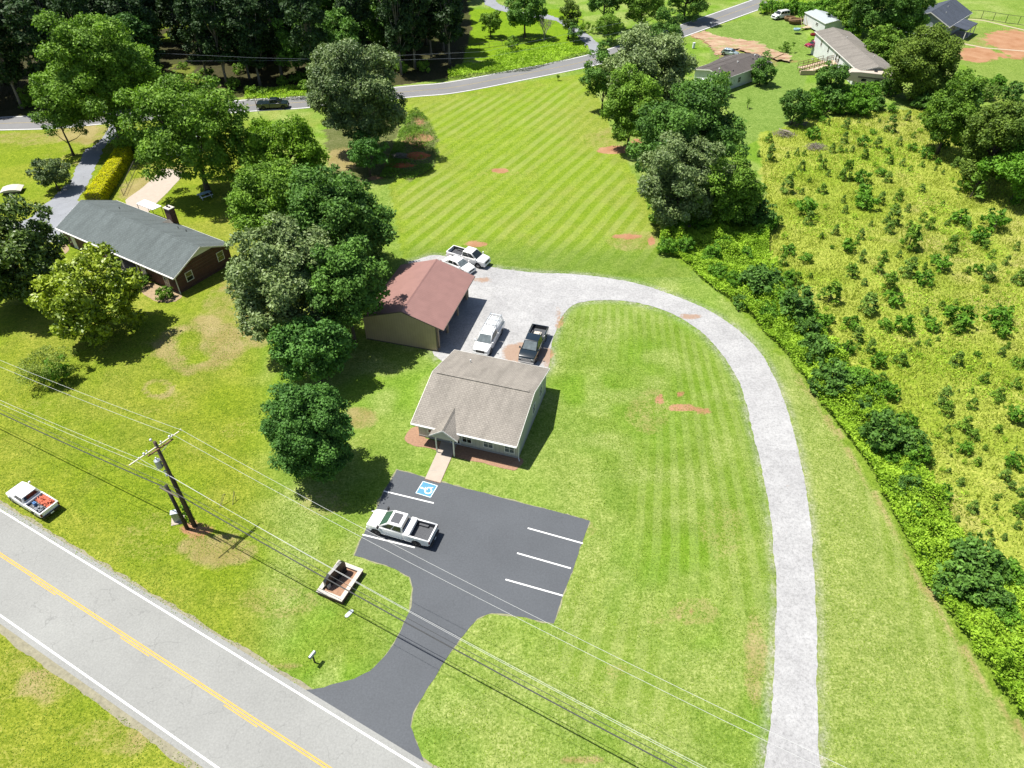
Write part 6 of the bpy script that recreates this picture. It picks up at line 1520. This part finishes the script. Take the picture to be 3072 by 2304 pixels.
# ---- bushes and saplings
bp = {}
def bush_proto(kind, v):
    if (kind, v) not in bp:
        r = 1.
        if kind == 'sap': me, Lc = crown(.95, .85, 1.25, .16, 22, .26, 700+v, .75, .1, 'cone', .28); m = LEAF['sapling']
        elif kind == 'sapd': me, Lc = crown(1.05, .8, 1.0, .16, 22, .28, 720+v, .75, .2, 'cone', .32); m = LEAF['mid']
        elif kind == 'leafy': me, Lc = crown(1.1, .9, .85, .17, 24, .3, 740+v, .75, .2, 'lumpy', .45); m = LEAF['vivid']
        elif kind == 'weed': me, Lc = crown(1.2, .9, .6, .17, 20, .3, 760+v, .5, .25, 'lumpy', .3); m = LEAF['vine']
        elif kind == 'big': me, Lc = crown(1.1, .95, 1., .085, 75, .22, 780+v, .8, .1, 'lumpy'); m = LEAF['dark']
        elif kind == 'bigm': me, Lc = crown(1.15, .95, .9, .085, 75, .22, 800+v, .8, .15, 'lumpy'); m = LEAF['vivid']
        tm = trunk_mesh(1., .8, Lc, .05, 700+v, nl=5); me.materials.append(m); tm.materials.append(MT['bark']); bp[(kind, v)] = (me, tm)
    return bp[(kind, v)]
def area(u, v):
    a = 'upper' if v < 520 else ('middle' if v < 850 else 'lower'); b = 'left' if u-0*v < (1800 if v < 520 else 1900 if v < 850 else 2060) else 'right'; return a+' '+b
KL = {'sap': 'upright sapling', 'sapd': 'dark bushy sapling', 'leafy': 'leafy green bush', 'weed': 'loose pale weed clump', 'big': 'dark bush', 'bigm': 'green bush'}
nb = random.Random(9)
def bush(px, py, dpx, kind, name='sapling', cat='sapling', lab=None, grp=None):
    p0 = G(px, py); r = dpx/2/ppm(p0)*.98; zc = r*.8; p = G(px, py, zc); v = nb.randrange(4); me, tm = bush_proto(kind, v)
    u_, v_ = px/K, py/K; sz = 'small' if r < .55 else ('medium' if r < 1.1 else 'large')
    lab = lab or '%s %s in dry grass, %s part of the weedy field' % (sz, KL[kind], area(u_, v_))
    t = thing(name, lab, cat, (p.x, p.y, float(hz(p.x, p.y))), nb.uniform(0, 6.28), grp or 'saplings and bushes of the weedy field'); t.scale = (r, r, r*nb.uniform(.85, 1.15))
    c = bpy.data.objects.new('crown', me); COL.objects.link(c); c.parent = t; c.location = (0, 0, .85)
    c = bpy.data.objects.new('stem', tm); COL.objects.link(c); c.parent = t
Q4 = [(100,1140,90),(110,1290,115),(10,1280,50),(330,1270,60),(392,1270,60),(370,1380,90),(250,1540,150),(550,1370,85),(545,1560,105),(595,1440,60),(435,1495,50),(725,1150,90),(740,1030,95),(470,1110,110),(880,1170,110),(1000,1190,95),(1110,1040,130),(1250,970,75),(845,1000,40),(1015,1000,40),(1300,1120,60),(1290,1220,80),(1410,1270,110),(1210,1350,70),(1370,1360,60),(1100,1320,90),(890,1290,90),(790,1240,60),(690,1240,65),(620,1240,70),(745,1430,150),(870,1470,130),(1030,1420,95),(1090,1470,105),(1180,1620,105),(895,1590,140),(1650,1350,95),(1560,1200,75),(1800,1560,220),(1700,1530,130),(1370,1560,80),(1540,1430,40),(1080,1250,60),(1500,1340,55),(1120,890,70),(540,990,60),(590,1020,50),(1480,1400,40),(1350,960,60),(1180,1180,70),(960,1090,60),(1720,1200,70),(1900,1330,80),(2000,1500,70),(1450,1050,60),(300,1440,50)]
Q8 = [(410,170,170),(430,270,110),(185,290,110),(715,110,60),(730,190,75),(910,110,180),(1025,110,100),(1130,250,170),(1110,340,120),(1280,430,225),(1250,180,70),(1380,260,80),(1440,310,110),(1690,250,150),(1990,280,200),(1850,400,150),(1890,480,90),(1620,480,140),(1750,330,80),(860,400,90),(765,490,130),(945,310,50),(650,370,80),(265,520,110),(410,580,115),(215,610,110),(530,410,60),(620,500,40),(800,700,130),(890,790,80),(870,590,95),(1050,570,105),(1020,670,120),(1100,780,190),(1265,670,180),(1390,760,145),(1540,640,150),(1830,680,90),(1930,720,160),(1740,700,75),(2070,620,75),(2170,760,130),(1890,840,90),(620,880,225),(930,980,210),(1140,920,160),(1530,990,80),(1390,1040,90),(1440,1140,130),(1210,1150,165),(780,1130,130),(830,1230,150),(750,1340,120),(940,1330,120),(1000,1440,130),(1200,1420,150),(1680,1080,220),(1650,1170,130),(2000,1050,200),(2030,1180,150),(1660,1440,135),(2030,1370,90),(1830,1390,60),(1890,1590,95),(2190,1460,120),(610,1090,80),(1040,1590,120),(330,770,110),(260,800,90),(440,740,60),(1180,560,70),(1480,590,90),(1260,320,80),(1580,300,70),(2140,120,90),(2150,500,70),(1330,1300,60),(1500,1260,50),(2130,1440,70),(2080,1320,60),(1420,1290,70),(1060,1130,110),(1950,560,80)]
Q12 = [(1550,180,170),(1580,270,135),(1790,230,100),(2010,140,130),(1780,110,60),(2150,60,100),(1730,400,150),(1800,480,120),(2000,430,95),(2160,320,170),(1720,590,120),(1830,700,90),(1590,780,60),(1690,870,85),(2060,820,120),(2130,700,160),(1540,950,150),(1790,1080,125),(1930,1290,75),(1290,1100,180),(1290,1240,95),(2180,1100,150),(2180,960,85),(1940,1370,80),(1590,450,50),(2160,1230,85),(1400,990,70),(1980,1000,60),(1660,1180,60),(2050,1330,70),(1890,590,60),(1450,700,80),(2110,900,90)]
for (ox, oy), Q in (((2272, 0), Q4), ((2272, 560), Q8), ((2272, 1130), Q12)):
    for a, b, d in Q:
        kd = nb.choice(('sap', 'sap', 'sapd', 'sapd', 'leafy')) if d < 130 else nb.choice(('sap', 'leafy', 'sapd', 'leafy'))
        bush(ox+a*.36166, oy+b*.36166, d*.36166, kd)
cnt = 0; rf = random.Random(31)
while cnt < 110:
    u, v = rf.uniform(1640, 2240), rf.uniform(270, 1500)
    if not inpoly(np.array([u]), np.array([v]), FIELD)[0] or inpoly(np.array([u]), np.array([v]), HEDGE)[0]: continue
    cnt += 1; bush(u*K, v*K, rf.uniform(12, 26), rf.choice(('sap', 'weed', 'weed', 'sapd')))
# dark bushes of the thicket along the lawn
R7 = (1520, 560); R8 = (2272, 560); R12 = (2272, 1130); R16 = (2272, 1704)
TH = [(R7,2080,780,310,'big'),(R7,1990,560,110,'bigm'),(R7,1330,500,150,'bigm'),(R7,1420,300,150,'bigm'),(R7,1620,330,140,'bigm'),(R7,1480,480,160,'bigm'),(R7,1700,560,160,'bigm'),(R7,1800,480,140,'bigm'),(R7,1950,950,140,'big'),(R7,1900,800,170,'bigm'),(R7,2150,1010,180,'bigm'),(R7,1750,700,150,'bigm'),(R7,2130,300,160,'bigm'),(R7,1950,250,170,'big'),
      (R8,40,240,240,'big'),(R8,60,760,270,'big'),(R8,330,980,310,'big'),(R8,200,940,160,'bigm'),(R8,500,1130,180,'bigm'),(R8,430,1180,190,'big'),(R8,510,1320,250,'big'),(R8,460,1420,190,'big'),(R8,610,1590,310,'big'),(R8,780,1590,250,'bigm'),(R8,110,1080,120,'bigm'),(R8,260,740,110,'bigm'),(R8,90,310,150,'bigm'),(R8,30,380,120,'bigm'),
      (R12,560,70,220,'big'),(R12,760,60,230,'big'),(R12,900,30,200,'bigm'),(R12,870,240,180,'big'),(R12,1080,120,170,'bigm'),(R12,1040,470,330,'big'),(R12,1250,520,290,'big'),(R12,1320,640,200,'bigm'),(R12,1110,670,130,'bigm'),(R12,1250,920,210,'big'),(R12,1090,930,110,'big'),(R12,1250,780,110,'bigm'),(R12,1820,1530,400,'big'),(R12,2060,1600,260,'bigm'),(R12,1450,1470,150,'big'),(R12,1250,360,150,'bigm'),(R12,940,150,150,'big'),
      (R16,1690,100,360,'big'),(R16,1950,230,290,'big'),(R16,2120,420,190,'bigm'),(R16,2180,700,140,'big'),(R16,1560,160,160,'big'),(R16,2050,330,200,'bigm'),(R16,2190,120,200,'bigm')]
for i, (o, a, b, d, k) in enumerate(TH):
    u_, v_ = (o[0]+a*.36166)/K, (o[1]+b*.36166)/K
    where = 'top' if v_ < 560 else ('bend' if v_ < 760 else ('middle' if v_ < 1000 else ('lower' if v_ < 1230 else 'bottom')))
    sz_ = 'small' if d < 160 else ('mid-sized' if d < 240 else 'large')
    bush(o[0]+a*.36166, o[1]+b*.36166, d*.36166, k, 'bush', 'bush', '%s %s in the leafy thicket along the lawn, at its %s' % (sz_, KL[k], where), 'bushes of the thicket along the lawn')
# bushes at the head of the field, below the mobile home
HB = [(450,870,220),(620,850,200),(760,870,200),(880,880,180),(940,790,150),(1000,860,130),(1100,730,150),(560,780,170),(830,770,150),(700,780,160),(960,710,110),(1080,640,110),(1120,900,80),(1380,850,140),(1500,800,200),(1620,880,190),(1750,820,200),(1900,760,150),(1850,1000,240),(1950,1100,240),(2080,1000,200),(2100,1150,220),(1700,1050,150),(1850,1180,180),(2050,1330,220),(2180,1420,200),(1480,950,110),(1330,780,90),(2160,1250,220),(1600,700,150),(1700,650,140),(2000,680,150),(2120,760,170)]
for i, (a, b, d) in enumerate(HB):
    k = nb.choice(('big', 'bigm')); side_ = 'below the camping trailer' if a < 1200 else 'on the right below the cedar'
    bush(2272+a*.36166, b*.36166, d*.36166, k, 'bush', 'bush', '%s %s at the head of the weedy field %s' % ('large' if d > 185 else 'mid-sized' if d > 130 else 'small', KL[k], side_), 'bushes at the head of the weedy field')
# brush behind the junk and along the top right
for i, (a, b, d) in enumerate([(60,110,130),(160,90,130),(260,120,140),(360,110,140),(460,90,150),(560,120,120),(640,180,170),(720,120,180),(820,200,170),(900,120,200),(950,260,180),(1050,200,200),(1100,320,160),(1180,260,180),(1000,60,200),(1200,120,200),(1230,420,140)]):
    k = nb.choice(('bigm', 'leafy')); bush(2280+a*.2207, b*.2207, d*.2207*1.3, k, 'bush', 'bush', '%s in the green bank behind the white shed' % KL[k], 'bushes behind the white shed')
# ---- uncountable growth
def scatter(name, polys, n, size, leafm, h=lambda x, y: 0*x, up=.5, asp=.5, seed=1, bounds=None, blade=False, keep=None):
    rng = np.random.default_rng(seed); Pw = []
    W = [[(q.x, q.y) for q in (O(*p) for p in poly)] for poly in polys]
    ar = [abs(sum(a[0]*b[1]-b[0]*a[1] for a, b in zip(w_, w_[1:]+w_[:1])))/2 for w_ in W]; tot = sum(ar)
    for w_, A in zip(W, ar):
        xs = [p[0] for p in w_]; ys = [p[1] for p in w_]; k = int(n*A/tot*((max(xs)-min(xs))*(max(ys)-min(ys)))/A)
        x, y = rng.uniform(min(xs), max(xs), k), rng.uniform(min(ys), max(ys), k); m = inpoly(x, y, w_)
        if keep is not None: m &= rng.uniform(size=k) < keep(x, y)
        Pw.append(np.stack([x[m], y[m]], -1))
    P2 = np.concatenate(Pw); n = len(P2); x, y = P2[:, 0], P2[:, 1]; hh = h(x, y)*rng.uniform(.35, 1., n)**.6; P = np.stack([x, y, hh+hz(x, y)+size*.4], -1)
    s = size*rng.uniform(.55, 1.3, n)
    cv = vn(x, y, 2.2, seed)*.45+vn(x, y, .8, seed+1)*.25
    lv = rng.uniform(0, 1, n)*.35+cv
    Nn = unit(rng.normal(size=(n, 3))*(1-up)+np.array([0, 0, up])) if not blade else unit(np.concatenate([rng.normal(size=(n, 2)), rng.uniform(.1, .5, (n, 1))], 1))
    if blade:
        t = unit(np.concatenate([rng.normal(size=(n, 2))*.45, np.ones((n, 1))], 1)); b = unit(np.cross(Nn, t)); w_ = (s*asp)[:, None]
        P[:, 2] -= size*.35; tip = P+t*s[:, None]*1.3
        V = np.stack([P-b*w_*.5, P+b*w_*.5, tip+b*w_*.25, tip-b*w_*.25], 1).reshape(-1, 3); me = np_mesh(name, V, np.arange(4*n).reshape(n, 4), 4)
        a = me.attributes.new('lv', 'FLOAT', 'POINT'); a.data.foreach_set('value', np.repeat(lv, 4).astype(np.float32))
    else: me = leaf_mesh(name, P, Nn, s, asp, lv, rng)
    o = link(name, me, LEAF[leafm]); tag(o, kind='stuff'); return o
FV = [(1640, 300), (1720, 268), (1935, 238), (2000, 238), (2110, 330), (2230, 420), (2240, 1480), (2050, 1235), (1950, 1055), (1850, 885), (1760, 765), (1690, 655), (1645, 560), (1652, 420)]
tag(scatter('tall_grass', [FV], 90000, .24, 'grass', blade=True, asp=.4, seed=3, keep=lambda x, y: .25+.9*vn(x, y, 3.5, 8)*vn(x, y, 1.2, 9)*2), 'dry yellow-green tall grass covering the weedy field', 'grass')
HG = lambda x, y: .3+1.9*vn(x, y, 3.2, 51)*vn(x, y, 1.1, 52)*1.6
tag(scatter('vine_thicket', [[(a+(math.sin(i*2.1)*7 if 12 <= i else 0), b) for i, (a, b) in enumerate(HEDGE)]], 85000, .15, 'vine', HG, .45, .5, 4), 'bright green leafy thicket between lawn and weedy field', 'undergrowth')
tag(scatter('field_weeds', [FV], 42000, .15, 'vine', lambda x, y: .3*vn(x, y, 2, 61), .4, .45, 5, keep=lambda x, y: sm(vn(x, y, 7, 9), .5, .75)*(.3+vn(x, y, 2, 10))), 'patches of green weeds in the field', 'weeds')
RW = [(T[0]/K, T[1]/K) for T in [(1360+.394*a, .394*b) for a, b in ((60, 600), (330, 560), (560, 540), (800, 470), (1020, 410), (1000, 370), (880, 360), (780, 340), (640, 360), (420, 400), (330, 410), (300, 480), (100, 500), (-40, 560), (-40, 610))]]
tag(scatter('roadside_weeds', [RW, [(530, 196), (660, 193), (665, 216), (530, 218)]], 15000, .2, 'vine', lambda x, y: .2+1.1*vn(x, y, 2.5, 71), .4, .5, 6), 'tall roadside weeds on the bank above the far road', 'weeds')
BEDP = [(820, 388), (840, 345), (880, 250), (900, 238), (930, 262), (945, 300), (948, 345), (930, 370), (890, 388)]
tag(scatter('rough_growth', [BEDP], 18000, .14, 'mid', lambda x, y: .15+.7*vn(x, y, 1.8, 81), .4, .4, 7, keep=lambda x, y: .15+.85*sm(vn(x, y, 2.2, 82), .35, .6)), 'rough weeds around the clay mounds', 'weeds')
LAWN = [(-20, 700), (560, 700), (560, 1050), (800, 1060), (760, 1200), (880, 1250), (880, 1290), (830, 1400), (640, 1480), (-20, 1090)]
BK_ = [(1210, 680), (1450, 690), (1600, 850), (1670, 1200), (1640, 1659), (930, 1659), (900, 1560), (1040, 1340), (1200, 1360), (1290, 1120), (1180, 1010), (1200, 800)]
VG2 = [(1700, 760), (1790, 900), (1940, 1140), (2090, 1400), (2190, 1659), (1780, 1659), (1780, 1250), (1752, 1000)]
tag(scatter('lawn_grass', [LAWN, BK_, VG2, [(-20, 1370), (-20, 1659), (440, 1659)]], 150000, .055, 'lawn', None.__class__ and (lambda x, y: 0*x+.02), .5, .5, 8, keep=lambda x, y: .2+1.1*vn(x, y, 1.4, 91)*vn(x, y, .6, 92)*1.6), 'mown lawn blades', 'grass')
TW = [(1660, 0), (1760, 0), (1770, 30), (1700, 40), (1640, 30)]
tag(scatter('bank_growth', [[(1640, 36), (1720, 20), (1790, 40), (1800, 90), (1860, 110), (1850, 0), (1640, -10)]], 9000, .22, 'vine', lambda x, y: .3+1.6*vn(x, y, 3, 95), .4, .5, 9), 'leafy growth on the bank behind the white shed', 'undergrowth')
# ------------------------------------------------------------------ render settings
S.render.engine = 'CYCLES'
S.cycles.max_bounces = 6; S.cycles.diffuse_bounces = 2; S.cycles.transparent_max_bounces = 4
